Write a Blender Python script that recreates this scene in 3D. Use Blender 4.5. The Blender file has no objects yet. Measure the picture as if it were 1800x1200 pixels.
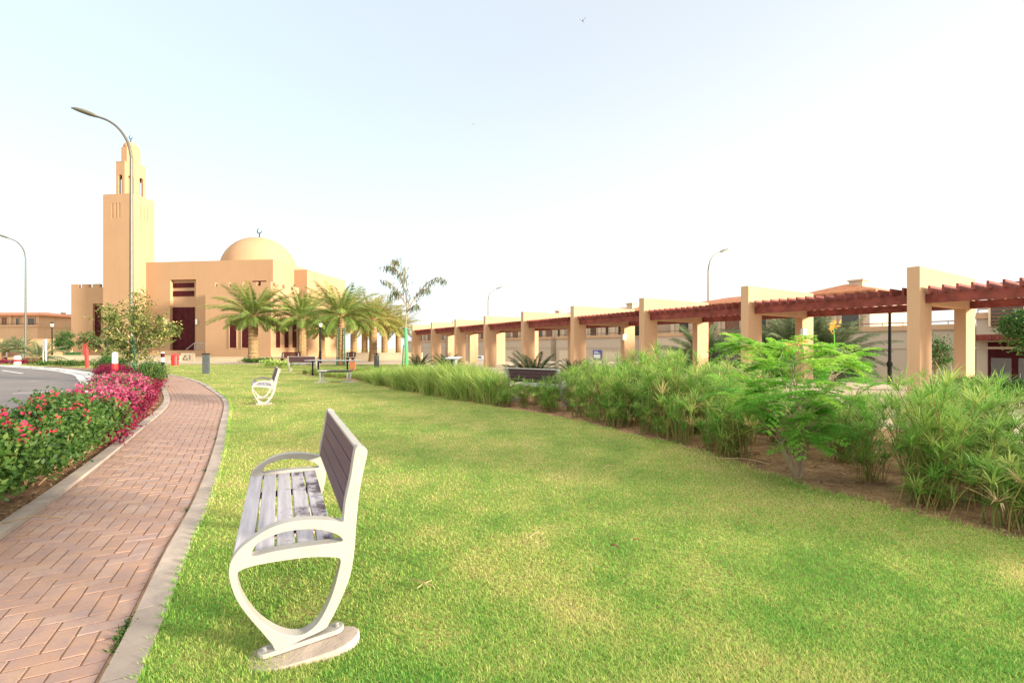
import bpy, bmesh, math, random
import numpy as np
from mathutils import Vector, Matrix

random.seed(7)
RNG = np.random.default_rng(7)
S = bpy.context.scene
COL = S.collection
R = math.radians

# ------------------------------------------------------------------ camera
F, CX, HY, EYE = 830.0, 900.0, 610.0, 1.4        # the photograph's own camera, in its 1800 px width
cam_d = bpy.data.cameras.new("camera")
cam = bpy.data.objects.new("camera", cam_d)
COL.objects.link(cam)
cam.location = (0, 0, EYE)
cam.rotation_euler = (R(90), 0, 0)
cam_d.sensor_width = 36
cam_d.lens = 36 * F / 1800
cam_d.shift_y = 10 / 1800
cam_d.clip_end = 3000
S.camera = cam

# ------------------------------------------------------------------ sky, sun, exposure
SUN_AZ, SUN_EL = R(109), R(11)                    # clockwise from +Y
w = bpy.data.worlds.new("World")
S.world = w
w.use_nodes = True
nt = w.node_tree
bg = nt.nodes["Background"]
sky = nt.nodes.new("ShaderNodeTexSky")
sky.sky_type = 'NISHITA'
sky.sun_disc = False
sky.sun_elevation = SUN_EL
sky.sun_rotation = SUN_AZ
sky.air_density = 1.0
sky.dust_density = 0.6
sky.ozone_density = 1.0
hs = nt.nodes.new("ShaderNodeHueSaturation")
hs.inputs["Saturation"].default_value = 1.0
hs.inputs["Value"].default_value = 0.46
nt.links.new(sky.outputs[0], hs.inputs["Color"])
# pale summer haze: thick at the horizon, thinner overhead
tc = nt.nodes.new("ShaderNodeTexCoord")
sx = nt.nodes.new("ShaderNodeSeparateXYZ"); nt.links.new(tc.outputs["Generated"], sx.inputs[0])
hz = nt.nodes.new("ShaderNodeMapRange"); hz.interpolation_type = 'SMOOTHSTEP'
hz.inputs["From Min"].default_value = -0.05; hz.inputs["From Max"].default_value = 0.55
hz.inputs["To Min"].default_value = 1.0; hz.inputs["To Max"].default_value = 0.6
skew = nt.nodes.new("ShaderNodeMath"); skew.operation = 'MULTIPLY_ADD'; skew.inputs[1].default_value = -0.22
nt.links.new(sx.outputs["X"], skew.inputs[0]); nt.links.new(sx.outputs["Z"], skew.inputs[2])   # thicker towards the sun's side
nt.links.new(skew.outputs[0], hz.inputs["Value"])
mxh = nt.nodes.new("ShaderNodeMix"); mxh.data_type = 'RGBA'
zenith_fill = nt.nodes.new("ShaderNodeMapRange"); zenith_fill.interpolation_type = 'SMOOTHSTEP'      # unseen zenith brightened, added as fill light for the ground
zenith_fill.inputs["From Min"].default_value = 0.58; zenith_fill.inputs["From Max"].default_value = 0.85; zenith_fill.inputs["To Max"].default_value = 1.0
nt.links.new(sx.outputs["Z"], zenith_fill.inputs["Value"])
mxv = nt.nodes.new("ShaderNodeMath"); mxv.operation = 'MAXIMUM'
nt.links.new(hz.outputs[0], mxv.inputs[0]); nt.links.new(zenith_fill.outputs[0], mxv.inputs[1])
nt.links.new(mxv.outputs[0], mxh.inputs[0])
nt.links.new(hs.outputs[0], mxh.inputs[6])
def wmix(fac, ca, cb):
    m = nt.nodes.new("ShaderNodeMix"); m.data_type = 'RGBA'
    nt.links.new(fac, m.inputs[0])
    for sock, v in ((m.inputs[6], ca), (m.inputs[7], cb)):
        if isinstance(v, tuple): sock.default_value = (*v, 1)
        else: nt.links.new(v, sock)
    return m.outputs[2]
lr = nt.nodes.new("ShaderNodeMapRange"); lr.inputs["From Min"].default_value = -0.7; lr.inputs["From Max"].default_value = 0.75
nt.links.new(sx.outputs["X"], lr.inputs["Value"])
bk = nt.nodes.new("ShaderNodeMapRange"); bk.interpolation_type = 'SMOOTHSTEP'           # out-of-view sky behind the camera, made brighter as added fill
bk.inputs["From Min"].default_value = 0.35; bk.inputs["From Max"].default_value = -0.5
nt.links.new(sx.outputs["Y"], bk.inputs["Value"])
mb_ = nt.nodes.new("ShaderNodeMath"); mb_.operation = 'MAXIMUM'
nt.links.new(bk.outputs[0], mb_.inputs[0]); nt.links.new(zenith_fill.outputs[0], mb_.inputs[1])
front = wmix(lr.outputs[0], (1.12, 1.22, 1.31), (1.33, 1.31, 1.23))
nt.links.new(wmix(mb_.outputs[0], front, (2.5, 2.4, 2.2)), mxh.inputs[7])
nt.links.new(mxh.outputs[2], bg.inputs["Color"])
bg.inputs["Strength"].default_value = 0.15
sd = bpy.data.lights.new("sun", 'SUN')
sd.energy = 2.0
sd.angle = R(8)
sd.color = (1.0, 0.87, 0.70)
sun = bpy.data.objects.new("sun", sd)
COL.objects.link(sun)
sv = Vector((math.sin(SUN_AZ) * math.cos(SUN_EL), math.cos(SUN_AZ) * math.cos(SUN_EL), math.sin(SUN_EL)))
sun.rotation_euler = sv.to_track_quat('Z', 'Y').to_euler()
sun.location = sv * 50
S.view_settings.view_transform = 'Standard'
S.view_settings.look = 'None'
S.view_settings.gamma = 1
S.view_settings.exposure = 2.57
S.cycles.max_bounces = 6
S.cycles.diffuse_bounces = 3
S.cycles.transparent_max_bounces = 6

# ------------------------------------------------------------------ where a photo pixel stands on the ground
def gp(px, py):
    Z = EYE * F / (py - HY)
    return ((px - CX) / F * Z, Z)

def up(px, py, Z):
    return ((px - CX) / F * Z, Z, EYE + (HY - py) / F * Z)

class Frame:
    """A local building frame: x to the right, y into the depth."""
    def __init__(s, ox, oy, ang):
        s.o = (ox, oy); s.a = ang
        s.ex = (math.cos(ang), math.sin(ang)); s.ey = (-math.sin(ang), math.cos(ang))
    def x_at(s, px, y):
        k = (px - CX) / F
        return (k * (s.o[1] + y * s.ey[1]) - s.o[0] - y * s.ey[0]) / (s.ex[0] - k * s.ex[1])
    def y_at(s, px, x):
        k = (px - CX) / F
        return (k * (s.o[1] + x * s.ex[1]) - s.o[0] - x * s.ex[0]) / (s.ey[0] - k * s.ey[1])
    def w(s, x, y):
        return (s.o[0] + x * s.ex[0] + y * s.ey[0], s.o[1] + x * s.ex[1] + y * s.ey[1])
    def h_at(s, py, x, y):
        return EYE + (HY - py) / F * s.w(x, y)[1]

# ------------------------------------------------------------------ materials
def mat_new(name):
    m = bpy.data.materials.new(name)
    m.use_nodes = True
    return m, m.node_tree, m.node_tree.nodes["Principled BSDF"]

def N(t, typ, **kw):
    n = t.nodes.new(typ)
    for k, v in kw.items():
        if k in n.inputs.keys() if hasattr(n.inputs, 'keys') else False:
            n.inputs[k].default_value = v
        else:
            setattr(n, k, v)
    return n

def ramp(t, fac, stops):
    r = t.nodes.new("ShaderNodeValToRGB")
    cr = r.color_ramp
    while len(cr.elements) > 1:
        cr.elements.remove(cr.elements[-1])
    cr.elements[0].position = stops[0][0]
    cr.elements[0].color = (*stops[0][1], 1)
    for p, c in stops[1:]:
        e = cr.elements.new(p)
        e.color = (*c, 1)
    t.links.new(fac, r.inputs[0])
    return r.outputs[0]

def noise(t, scale, detail=4, rough=0.6, coord="Object", vec=None, stretch=None):
    n = t.nodes.new("ShaderNodeTexNoise")
    n.inputs["Scale"].default_value = scale
    n.inputs["Detail"].default_value = detail
    n.inputs["Roughness"].default_value = rough
    if vec is None:
        tc = t.nodes.new("ShaderNodeTexCoord")
        vec = tc.outputs[coord]
    if stretch:
        mp = t.nodes.new("ShaderNodeMapping")
        mp.inputs["Scale"].default_value = stretch
        t.links.new(vec, mp.inputs["Vector"])
        vec = mp.outputs[0]
    t.links.new(vec, n.inputs["Vector"])
    return n.outputs["Fac"]

def world_pos(t):
    return t.nodes.new("ShaderNodeNewGeometry").outputs["Position"]

def mixc(t, fac, a, b, mode='MIX'):
    m = t.nodes.new("ShaderNodeMix")
    m.data_type = 'RGBA'
    m.blend_type = mode
    for sock, v in ((m.inputs[0], fac), (m.inputs[6], a), (m.inputs[7], b)):
        if isinstance(v, (int, float)):
            sock.default_value = v
        elif isinstance(v, tuple):
            sock.default_value = (*v, 1)
        else:
            t.links.new(v, sock)
    return m.outputs[2]

def bump(t, p, h, strength=0.3, dist=0.01):
    b = t.nodes.new("ShaderNodeBump")
    b.inputs["Strength"].default_value = strength
    b.inputs["Distance"].default_value = dist
    t.links.new(h, b.inputs["Height"])
    t.links.new(b.outputs[0], p.inputs["Normal"])

def simple(name, col, rough=0.6, metal=0.0, var=0.12, scale=6.0, bmp=0.0):
    m, t, p = mat_new(name)
    f = noise(t, scale)
    lo = tuple(c * (1 - var) for c in col)
    hi = tuple(min(1, c * (1 + var)) for c in col)
    t.links.new(ramp(t, f, [(0.3, lo), (0.7, hi)]), p.inputs["Base Color"])
    p.inputs["Roughness"].default_value = rough
    p.inputs["Metallic"].default_value = metal
    if bmp:
        bump(t, p, noise(t, scale * 8), bmp)
    return m

def plaster(name, col, dirt=0.16):
    """Painted render: cloudy tone, faint run-off streaks, fine grain."""
    m, t, p = mat_new(name)
    pos = world_pos(t)
    a = noise(t, 0.35, 5, vec=pos)
    b = noise(t, 1.0, 4, vec=pos, stretch=(2.2, 2.2, 0.16))
    c = mixc(t, a, tuple(x * 0.9 for x in col), tuple(min(1, x * 1.08) for x in col))
    st = ramp(t, b, [(0.5, (0, 0, 0)), (0.75, (1, 1, 1))])
    m1 = t.nodes.new("ShaderNodeMath"); m1.operation = 'MULTIPLY'; m1.inputs[1].default_value = dirt
    t.links.new(st, m1.inputs[0])
    c = mixc(t, m1.outputs[0], c, tuple(x * 0.62 for x in col))
    t.links.new(c, p.inputs["Base Color"])
    p.inputs["Roughness"].default_value = 0.92
    p.inputs["Specular IOR Level"].default_value = 0.2
    bump(t, p, noise(t, 60, 3, vec=pos), 0.25, 0.004)
    return m

def foliage(name, stops, trans=0.35, rough=0.55):
    """Leaves: each leaf has its own tint value; light passes through."""
    m, t, p = mat_new(name)
    at = t.nodes.new("ShaderNodeAttribute"); at.attribute_name = "tint"
    c = ramp(t, at.outputs["Fac"], stops)
    t.links.new(c, p.inputs["Base Color"])
    p.inputs["Roughness"].default_value = rough
    p.inputs["Specular IOR Level"].default_value = 0.25
    tr = t.nodes.new("ShaderNodeBsdfTranslucent")
    t.links.new(c, tr.inputs["Color"])
    mx = t.nodes.new("ShaderNodeMixShader")
    mx.inputs[0].default_value = trans
    t.links.new(p.outputs[0], mx.inputs[1]); t.links.new(tr.outputs[0], mx.inputs[2])
    t.links.new(mx.outputs[0], t.nodes["Material Output"].inputs["Surface"])
    return m

LAWN_STOPS = [(0.38, (0.15, 0.36, 0.06)), (0.46, (0.27, 0.475, 0.09)), (0.545, (0.46, 0.555, 0.14)), (0.67, (0.66, 0.58, 0.25))]

def lawn_patches(t, vec):
    """Greener and drier patches of the lawn, shared by the turf and its blades."""
    a = noise(t, 0.55, 3, 0.55, vec=vec)
    b = noise(t, 2.3, 4, 0.65, vec=vec)
    m1 = t.nodes.new("ShaderNodeMix"); m1.data_type = 'FLOAT'; m1.inputs[0].default_value = 0.42
    t.links.new(a, m1.inputs[2]); t.links.new(b, m1.inputs[3])
    return m1.outputs[0]

def make_materials():
    M = {}
    M['ochre'] = plaster('ochre_render', (0.514, 0.331, 0.194), 0.24)
    M['mosque'] = plaster('mosque_render', (0.425, 0.265, 0.15), 0.18)
    M['beige'] = plaster('beige_render', (0.52, 0.42, 0.31), 0.12)
    M['villa'] = plaster('villa_render', (0.60, 0.40, 0.22), 0.12)
    M['cream_wall'] = plaster('cream_render', (0.66, 0.54, 0.38), 0.12)
    M['timber'] = simple('red_brown_timber', (0.198, 0.050, 0.036), 0.65, var=0.35, scale=3, bmp=0.1)
    M['timber'].node_tree.nodes['Principled BSDF'].inputs['Specular IOR Level'].default_value = 0.2
    M['door'] = simple('dark_red_wood', (0.055, 0.006, 0.008), 0.7, var=0.35, scale=2)
    M['door'].node_tree.nodes['Principled BSDF'].inputs['Specular IOR Level'].default_value = 0.15
    M['glass'] = simple('dark_glass', (0.02, 0.018, 0.016), 0.12, var=0.2)
    M['brown_panel'] = simple('brown_shutter', (0.16, 0.07, 0.035), 0.6, var=0.25)
    M['tile'] = simple('terracotta_tile', (0.44, 0.16, 0.06), 0.8, var=0.3, scale=4, bmp=0.3)
    M['frame_white'] = simple('cream_metal', (0.345, 0.325, 0.285), 0.42, var=0.08, scale=7)
    M['frame_white'].node_tree.nodes["Principled BSDF"].inputs["Specular IOR Level"].default_value = 0.4
    M['steel'] = simple('galvanised_steel', (0.42, 0.42, 0.42), 0.45, 0.6, 0.15)
    M['bolt'] = simple('bolt_steel', (0.5, 0.5, 0.48), 0.35, 0.8, 0.1)
    M['lamp_steel'] = simple('lamp_steel', (0.11, 0.10, 0.075), 0.45, 0.2, 0.12)
    M['lamp_head'] = simple('lamp_casting', (0.12, 0.115, 0.07), 0.45, 0.2, 0.12)
    M['black'] = simple('black_metal', (0.016, 0.016, 0.016), 0.8, 0.0, 0.2)
    M['black'].node_tree.nodes['Principled BSDF'].inputs['Specular IOR Level'].default_value = 0.12
    M['slate'] = simple('slate_post', (0.05, 0.06, 0.06), 0.6, 0.0, 0.2)
    M['frost'] = simple('frosted_glass', (0.75, 0.75, 0.72), 0.3, 0, 0.03)
    M['red'] = simple('red_paint', (0.58, 0.022, 0.02), 0.5, 0, 0.15)
    M['white'] = simple('white_paint', (0.78, 0.76, 0.72), 0.5, 0, 0.06)
    M['green_paint'] = simple('green_wrap', (0.05, 0.42, 0.11), 0.6, 0, 0.18, 3)
    M['dark_green'] = simple('green_stake', (0.035, 0.13, 0.075), 0.6, 0, 0.2)
    M['green_bin'] = simple('green_bin', (0.05, 0.16, 0.03), 0.6, 0, 0.15)
    M['blue'] = simple('blue_board', (0.09, 0.10, 0.33), 0.5, 0, 0.1)
    M['grey_plastic'] = simple('pale_box', (0.50, 0.50, 0.52), 0.6, 0, 0.08)
    M['concrete'] = simple('footing_concrete', (0.400, 0.320, 0.256), 0.9, 0, 0.25, 7, 0.3)
    M['bark'] = simple('bark', (0.30, 0.20, 0.11), 0.9, 0, 0.35, 12, 0.4)
    M['pale_bark'] = simple('pale_bark', (0.34, 0.26, 0.17), 0.85, 0, 0.25, 10, 0.3)
    M['straw'] = simple('dry_straw', (0.42, 0.30, 0.15), 0.8, 0, 0.15, 20)
    M['dead_leaf'] = simple('dead_leaf', (0.15, 0.065, 0.025), 0.8, 0, 0.25, 20)
    M['car_white'] = simple('car_white', (0.75, 0.75, 0.74), 0.25, 0, 0.02)
    M['car_black'] = simple('car_black', (0.02, 0.02, 0.022), 0.2, 0, 0.02)
    M['rubber'] = simple('rubber', (0.02, 0.02, 0.02), 0.8, 0, 0.1)
    M['plum'] = simple('bird_dark', (0.03, 0.03, 0.035), 0.8)

    # palm trunk, ringed
    m, t, p = mat_new('palm_trunk')
    tc = t.nodes.new("ShaderNodeTexCoord")
    wv = t.nodes.new("ShaderNodeTexWave"); wv.bands_direction = 'Z'
    wv.inputs["Scale"].default_value = 2.4; wv.inputs["Distortion"].default_value = 4; wv.inputs["Detail"].default_value = 3
    wv.inputs["Detail Scale"].default_value = 2.5
    t.links.new(tc.outputs["Object"], wv.inputs["Vector"])
    t.links.new(ramp(t, wv.outputs["Fac"], [(0.1, (0.17, 0.10, 0.045)), (0.7, (0.46, 0.30, 0.14))]), p.inputs["Base Color"])
    p.inputs["Roughness"].default_value = 0.95
    bump(t, p, wv.outputs["Fac"], 0.9, 0.06)
    M['palm_trunk'] = m

    # weathered bench boards: grey where the varnish has gone, plum brown where it holds
    def boards(name, thr, old, new):
        m, t, p = mat_new(name)
        tc = t.nodes.new("ShaderNodeTexCoord")
        grain = noise(t, 34, 5, 0.65, vec=tc.outputs["Object"], stretch=(1, 0.05, 1))
        wear = noise(t, 5.0, 5, 0.7, vec=tc.outputs["Object"], stretch=(1.3, 0.8, 1.3))
        sep = t.nodes.new("ShaderNodeSeparateXYZ"); t.links.new(tc.outputs["Object"], sep.inputs[0])
        ad = t.nodes.new("ShaderNodeMath"); ad.operation = 'MULTIPLY_ADD'
        t.links.new(sep.outputs["X"], ad.inputs[0]); ad.inputs[1].default_value = 0.95; ad.inputs[2].default_value = thr
        sm = t.nodes.new("ShaderNodeMath"); sm.operation = 'ADD'
        t.links.new(wear, sm.inputs[0]); t.links.new(ad.outputs[0], sm.inputs[1])
        fac = ramp(t, sm.outputs[0], [(0.55, (0, 0, 0)), (0.68, (1, 1, 1))])
        g = ramp(t, grain, [(0.3, tuple(c * 0.6 for c in old)), (0.65, old)])
        d = ramp(t, grain, [(0.3, tuple(c * 0.65 for c in new)), (0.7, new)])
        t.links.new(mixc(t, fac, g, d), p.inputs["Base Color"])
        p.inputs["Roughness"].default_value = 0.55
        bump(t, p, grain, 0.35, 0.004)
        return m
    M['seat_wood'] = boards('seat_boards', -0.20, (0.46, 0.43, 0.465), (0.055, 0.03, 0.042))
    M['back_wood'] = boards('back_boards', 0.0, (0.27, 0.18, 0.20), (0.095, 0.042, 0.055))

    # lawn turf
    m, t, p = mat_new('lawn_turf')
    pos = world_pos(t)
    f = lawn_patches(t, pos)
    g = noise(t, 45, 4, 0.7, vec=pos)
    c = ramp(t, f, LAWN_STOPS)
    c = mixc(t, ramp(t, g, [(0.42, (1, 1, 1)), (0.62, (0, 0, 0))]), c, (0.20, 0.15, 0.05))
    t.links.new(mixc(t, 0.20, c, (0.16, 0.12, 0.04)), p.inputs["Base Color"])
    p.inputs["Roughness"].default_value = 0.95
    p.inputs["Specular IOR Level"].default_value = 0.1
    bump(t, p, g, 0.6, 0.02)
    M['lawn'] = m
    # lawn blades
    m, t, p = mat_new('lawn_blade')
    pos = world_pos(t)
    f = lawn_patches(t, pos)
    at = t.nodes.new("ShaderNodeAttribute"); at.attribute_name = "tint"
    ad = t.nodes.new("ShaderNodeMath"); ad.operation = 'MULTIPLY_ADD'; ad.inputs[1].default_value = 0.24; 
    t.links.new(at.outputs["Fac"], ad.inputs[0])
    sb = t.nodes.new("ShaderNodeMath"); sb.operation = 'SUBTRACT'; sb.inputs[1].default_value = 0.12
    t.links.new(f, sb.inputs[0]); t.links.new(sb.outputs[0], ad.inputs[2])
    c = ramp(t, ad.outputs[0], LAWN_STOPS)
    t.links.new(c, p.inputs["Base Color"])
    p.inputs["Roughness"].default_value = 0.7
    p.inputs["Specular IOR Level"].default_value = 0.15
    tr = t.nodes.new("ShaderNodeBsdfTranslucent"); t.links.new(c, tr.inputs["Color"])
    mx = t.nodes.new("ShaderNodeMixShader"); mx.inputs[0].default_value = 0.4
    t.links.new(p.outputs[0], mx.inputs[1]); t.links.new(tr.outputs[0], mx.inputs[2])
    t.links.new(mx.outputs[0], t.nodes["Material Output"].inputs["Surface"])
    M['blade'] = m

    # soil with wood chips
    m, t, p = mat_new('bed_soil')
    pos = world_pos(t)
    a = noise(t, 1.6, 5, 0.7, vec=pos); b = noise(t, 26, 5, 0.75, vec=pos)
    c = ramp(t, a, [(0.35, (0.20, 0.095, 0.045)), (0.56, (0.58, 0.34, 0.17))])
    c = mixc(t, ramp(t, b, [(0.4, (0, 0, 0)), (0.6, (0.6, 0.6, 0.6))]), c, (0.13, 0.06, 0.03))
    t.links.new(c, p.inputs["Base Color"]); p.inputs["Roughness"].default_value = 1
    bump(t, p, b, 0.9, 0.04)
    M['soil'] = m
    # sandy ground
    m, t, p = mat_new('sandy_ground')
    pos = world_pos(t)
    a = noise(t, 0.15, 5, 0.6, vec=pos); b = noise(t, 18, 4, 0.7, vec=pos)
    c = ramp(t, a, [(0.35, (0.46, 0.34, 0.20)), (0.65, (0.58, 0.45, 0.29))])
    t.links.new(c, p.inputs["Base Color"]); p.inputs["Roughness"].default_value = 1
    bump(t, p, b, 0.3, 0.02)
    M['sand'] = m
    # pale paving of the walkway and forecourt
    m, t, p = mat_new('pale_paving')
    pos = world_pos(t)
    br = t.nodes.new("ShaderNodeTexBrick")
    br.inputs["Scale"].default_value = 2.0
    br.inputs["Color1"].default_value = (0.60, 0.47, 0.33, 1); br.inputs["Color2"].default_value = (0.54, 0.41, 0.29, 1)
    br.inputs["Mortar"].default_value = (0.36, 0.27, 0.19, 1); br.inputs["Mortar Size"].default_value = 0.012
    t.links.new(pos, br.inputs["Vector"])
    t.links.new(br.outputs["Color"], p.inputs["Base Color"]); p.inputs["Roughness"].default_value = 0.9
    M['paving'] = m
    # asphalt
    m, t, p = mat_new('asphalt')
    pos = world_pos(t)
    a = noise(t, 0.4, 5, 0.6, vec=pos); b = noise(t, 120, 3, 0.7, vec=pos)
    c = ramp(t, a, [(0.3, (0.125, 0.105, 0.10)), (0.7, (0.175, 0.15, 0.14))])
    c = mixc(t, ramp(t, b, [(0.45, (0, 0, 0)), (0.7, (0.5, 0.5, 0.5))]), c, (0.26, 0.23, 0.21))
    t.links.new(c, p.inputs["Base Color"]); p.inputs["Roughness"].default_value = 0.85
    bump(t, p, b, 0.3, 0.004)
    M['asphalt'] = m
    # kerb concrete
    def kerb(name, lo, hi):
        m, t, p = mat_new(name)
        pos = world_pos(t)
        a = noise(t, 2.2, 5, 0.65, vec=pos); b = noise(t, 40, 4, 0.7, vec=pos)
        at = t.nodes.new("ShaderNodeAttribute"); at.attribute_name = "tint"
        c = ramp(t, a, [(0.35, lo), (0.65, hi)])
        c = mixc(t, ramp(t, at.outputs["Fac"], [(0, (0, 0, 0)), (1, (0.6, 0.6, 0.6))]), c, tuple(x * 0.55 for x in lo))
        c = mixc(t, ramp(t, b, [(0.5, (0, 0, 0)), (0.75, (0.4, 0.4, 0.4))]), c, tuple(x * 0.6 for x in lo))
        t.links.new(c, p.inputs["Base Color"]); p.inputs["Roughness"].default_value = 0.9
        bump(t, p, b, 0.4, 0.004)
        return m
    M['kerb'] = kerb('kerb_concrete', (0.295, 0.241, 0.208), (0.482, 0.394, 0.317))
    M['gutter'] = kerb('gutter_concrete', (0.62, 0.60, 0.57), (0.74, 0.72, 0.70))
    # clay pavers
    m, t, p = mat_new('clay_paver')
    pos = world_pos(t)
    at = t.nodes.new("ShaderNodeAttribute"); at.attribute_name = "tint"
    c = ramp(t, at.outputs["Fac"], [(0, (0.311, 0.186, 0.130)), (0.5, (0.345, 0.209, 0.149)), (0.8, (0.367, 0.237, 0.175)), (1, (0.339, 0.232, 0.186))])
    a = noise(t, 1.1, 5, 0.7, vec=pos)
    c = mixc(t, ramp(t, a, [(0.5, (0, 0, 0)), (0.72, (0.75, 0.75, 0.75))]), c, (0.33, 0.20, 0.105))
    g2 = noise(t, 6.5, 5, 0.7, vec=pos)
    c = mixc(t, ramp(t, g2, [(0.42, (0.6, 0.6, 0.6)), (0.56, (0, 0, 0))]), c, (0.25, 0.17, 0.16))
    g3 = noise(t, 0.8, 4, 0.6, vec=pos)
    c = mixc(t, ramp(t, g3, [(0.56, (0, 0, 0)), (0.66, (0.45, 0.45, 0.45))]), c, (0.17, 0.085, 0.05))
    b = noise(t, 60, 4, 0.7, vec=pos)
    c = mixc(t, ramp(t, b, [(0.5, (0, 0, 0)), (0.8, (0.5, 0.5, 0.5))]), c, (0.20, 0.10, 0.075))
    t.links.new(c, p.inputs["Base Color"]); p.inputs["Roughness"].default_value = 0.75
    bump(t, p, b, 0.3, 0.003)
    M['paver'] = m
    M['joint'] = simple('joint_sand', (0.28, 0.165, 0.095), 1.0, 0, 0.4, 4)

    G = foliage
    M['sedge'] = G('sedge_leaf', [(0, (0.084, 0.224, 0.029)), (0.45, (0.185, 0.361, 0.058)), (0.8, (0.371, 0.477, 0.107)), (0.93, (0.565, 0.526, 0.195)), (1, (0.644, 0.467, 0.243))], 0.28)
    M['sedge_stem'] = G('sedge_stem', [(0, (0.10, 0.17, 0.035)), (0.6, (0.22, 0.22, 0.06)), (1, (0.34, 0.21, 0.08))], 0.15)
    M['tuft'] = G('tuft_leaf', [(0, (0.123, 0.254, 0.043)), (0.5, (0.283, 0.415, 0.085)), (0.8, (0.434, 0.471, 0.141)), (1, (0.471, 0.312, 0.141))], 0.24)
    M['shrub'] = G('shrub_leaf', [(0, (0.019, 0.056, 0.012)), (0.55, (0.051, 0.115, 0.020)), (0.9, (0.111, 0.170, 0.034)), (1, (0.221, 0.230, 0.060))], 0.25, 0.5)
    M['purple'] = G('purple_leaf', [(0, (0.10, 0.005, 0.022)), (0.6, (0.19, 0.012, 0.04)), (1, (0.30, 0.03, 0.08))], 0.3)
    M['pink'] = G('pink_bract', [(0, (0.225, 0.011, 0.054)), (0.4, (0.387, 0.045, 0.131)), (0.8, (0.540, 0.153, 0.243)), (1, (0.648, 0.360, 0.378))], 0.35)
    M['redflower'] = G('red_petal', [(0, (0.500, 0.010, 0.060)), (0.5, (0.660, 0.030, 0.120)), (1, (0.720, 0.100, 0.060))], 0.3)
    M['orangeflower'] = G('orange_petal', [(0, (0.78, 0.30, 0.05)), (1, (0.85, 0.55, 0.14))], 0.4)
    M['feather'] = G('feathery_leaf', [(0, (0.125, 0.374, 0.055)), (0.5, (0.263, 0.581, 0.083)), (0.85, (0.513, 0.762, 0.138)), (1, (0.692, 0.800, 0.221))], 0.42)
    M['palm'] = G('palm_leaf', [(0, (0.09, 0.16, 0.03)), (0.5, (0.19, 0.27, 0.055)), (0.85, (0.34, 0.36, 0.10)), (1, (0.46, 0.38, 0.15))], 0.3)
    M['palm_gold'] = G('palm_gold_leaf', [(0, (0.17, 0.19, 0.04)), (0.5, (0.32, 0.31, 0.08)), (1, (0.50, 0.41, 0.15))], 0.35)
    M['palm_blue'] = G('palm_blue_leaf', [(0, (0.07, 0.11, 0.05)), (0.6, (0.15, 0.20, 0.09)), (1, (0.26, 0.28, 0.15))], 0.3)
    M['cycad'] = G('cycad_leaf', [(0, (0.010, 0.030, 0.008)), (0.7, (0.03, 0.06, 0.016)), (1, (0.12, 0.12, 0.04))], 0.15)
    M['weeping'] = G('weeping_leaf', [(0, (0.06, 0.085, 0.035)), (0.6, (0.13, 0.16, 0.07)), (0.92, (0.27, 0.26, 0.15)), (1, (0.42, 0.25, 0.15))], 0.3)
    M['sapling'] = G('sapling_leaf', [(0, (0.040, 0.086, 0.018)), (0.55, (0.138, 0.184, 0.040)), (0.8, (0.483, 0.437, 0.149)), (1, (0.667, 0.529, 0.230))], 0.4)
    M['darktree'] = G('dark_leaf', [(0, (0.025, 0.085, 0.02)), (0.6, (0.06, 0.15, 0.03)), (1, (0.16, 0.24, 0.05))], 0.3)
    return M

M = make_materials()

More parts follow.
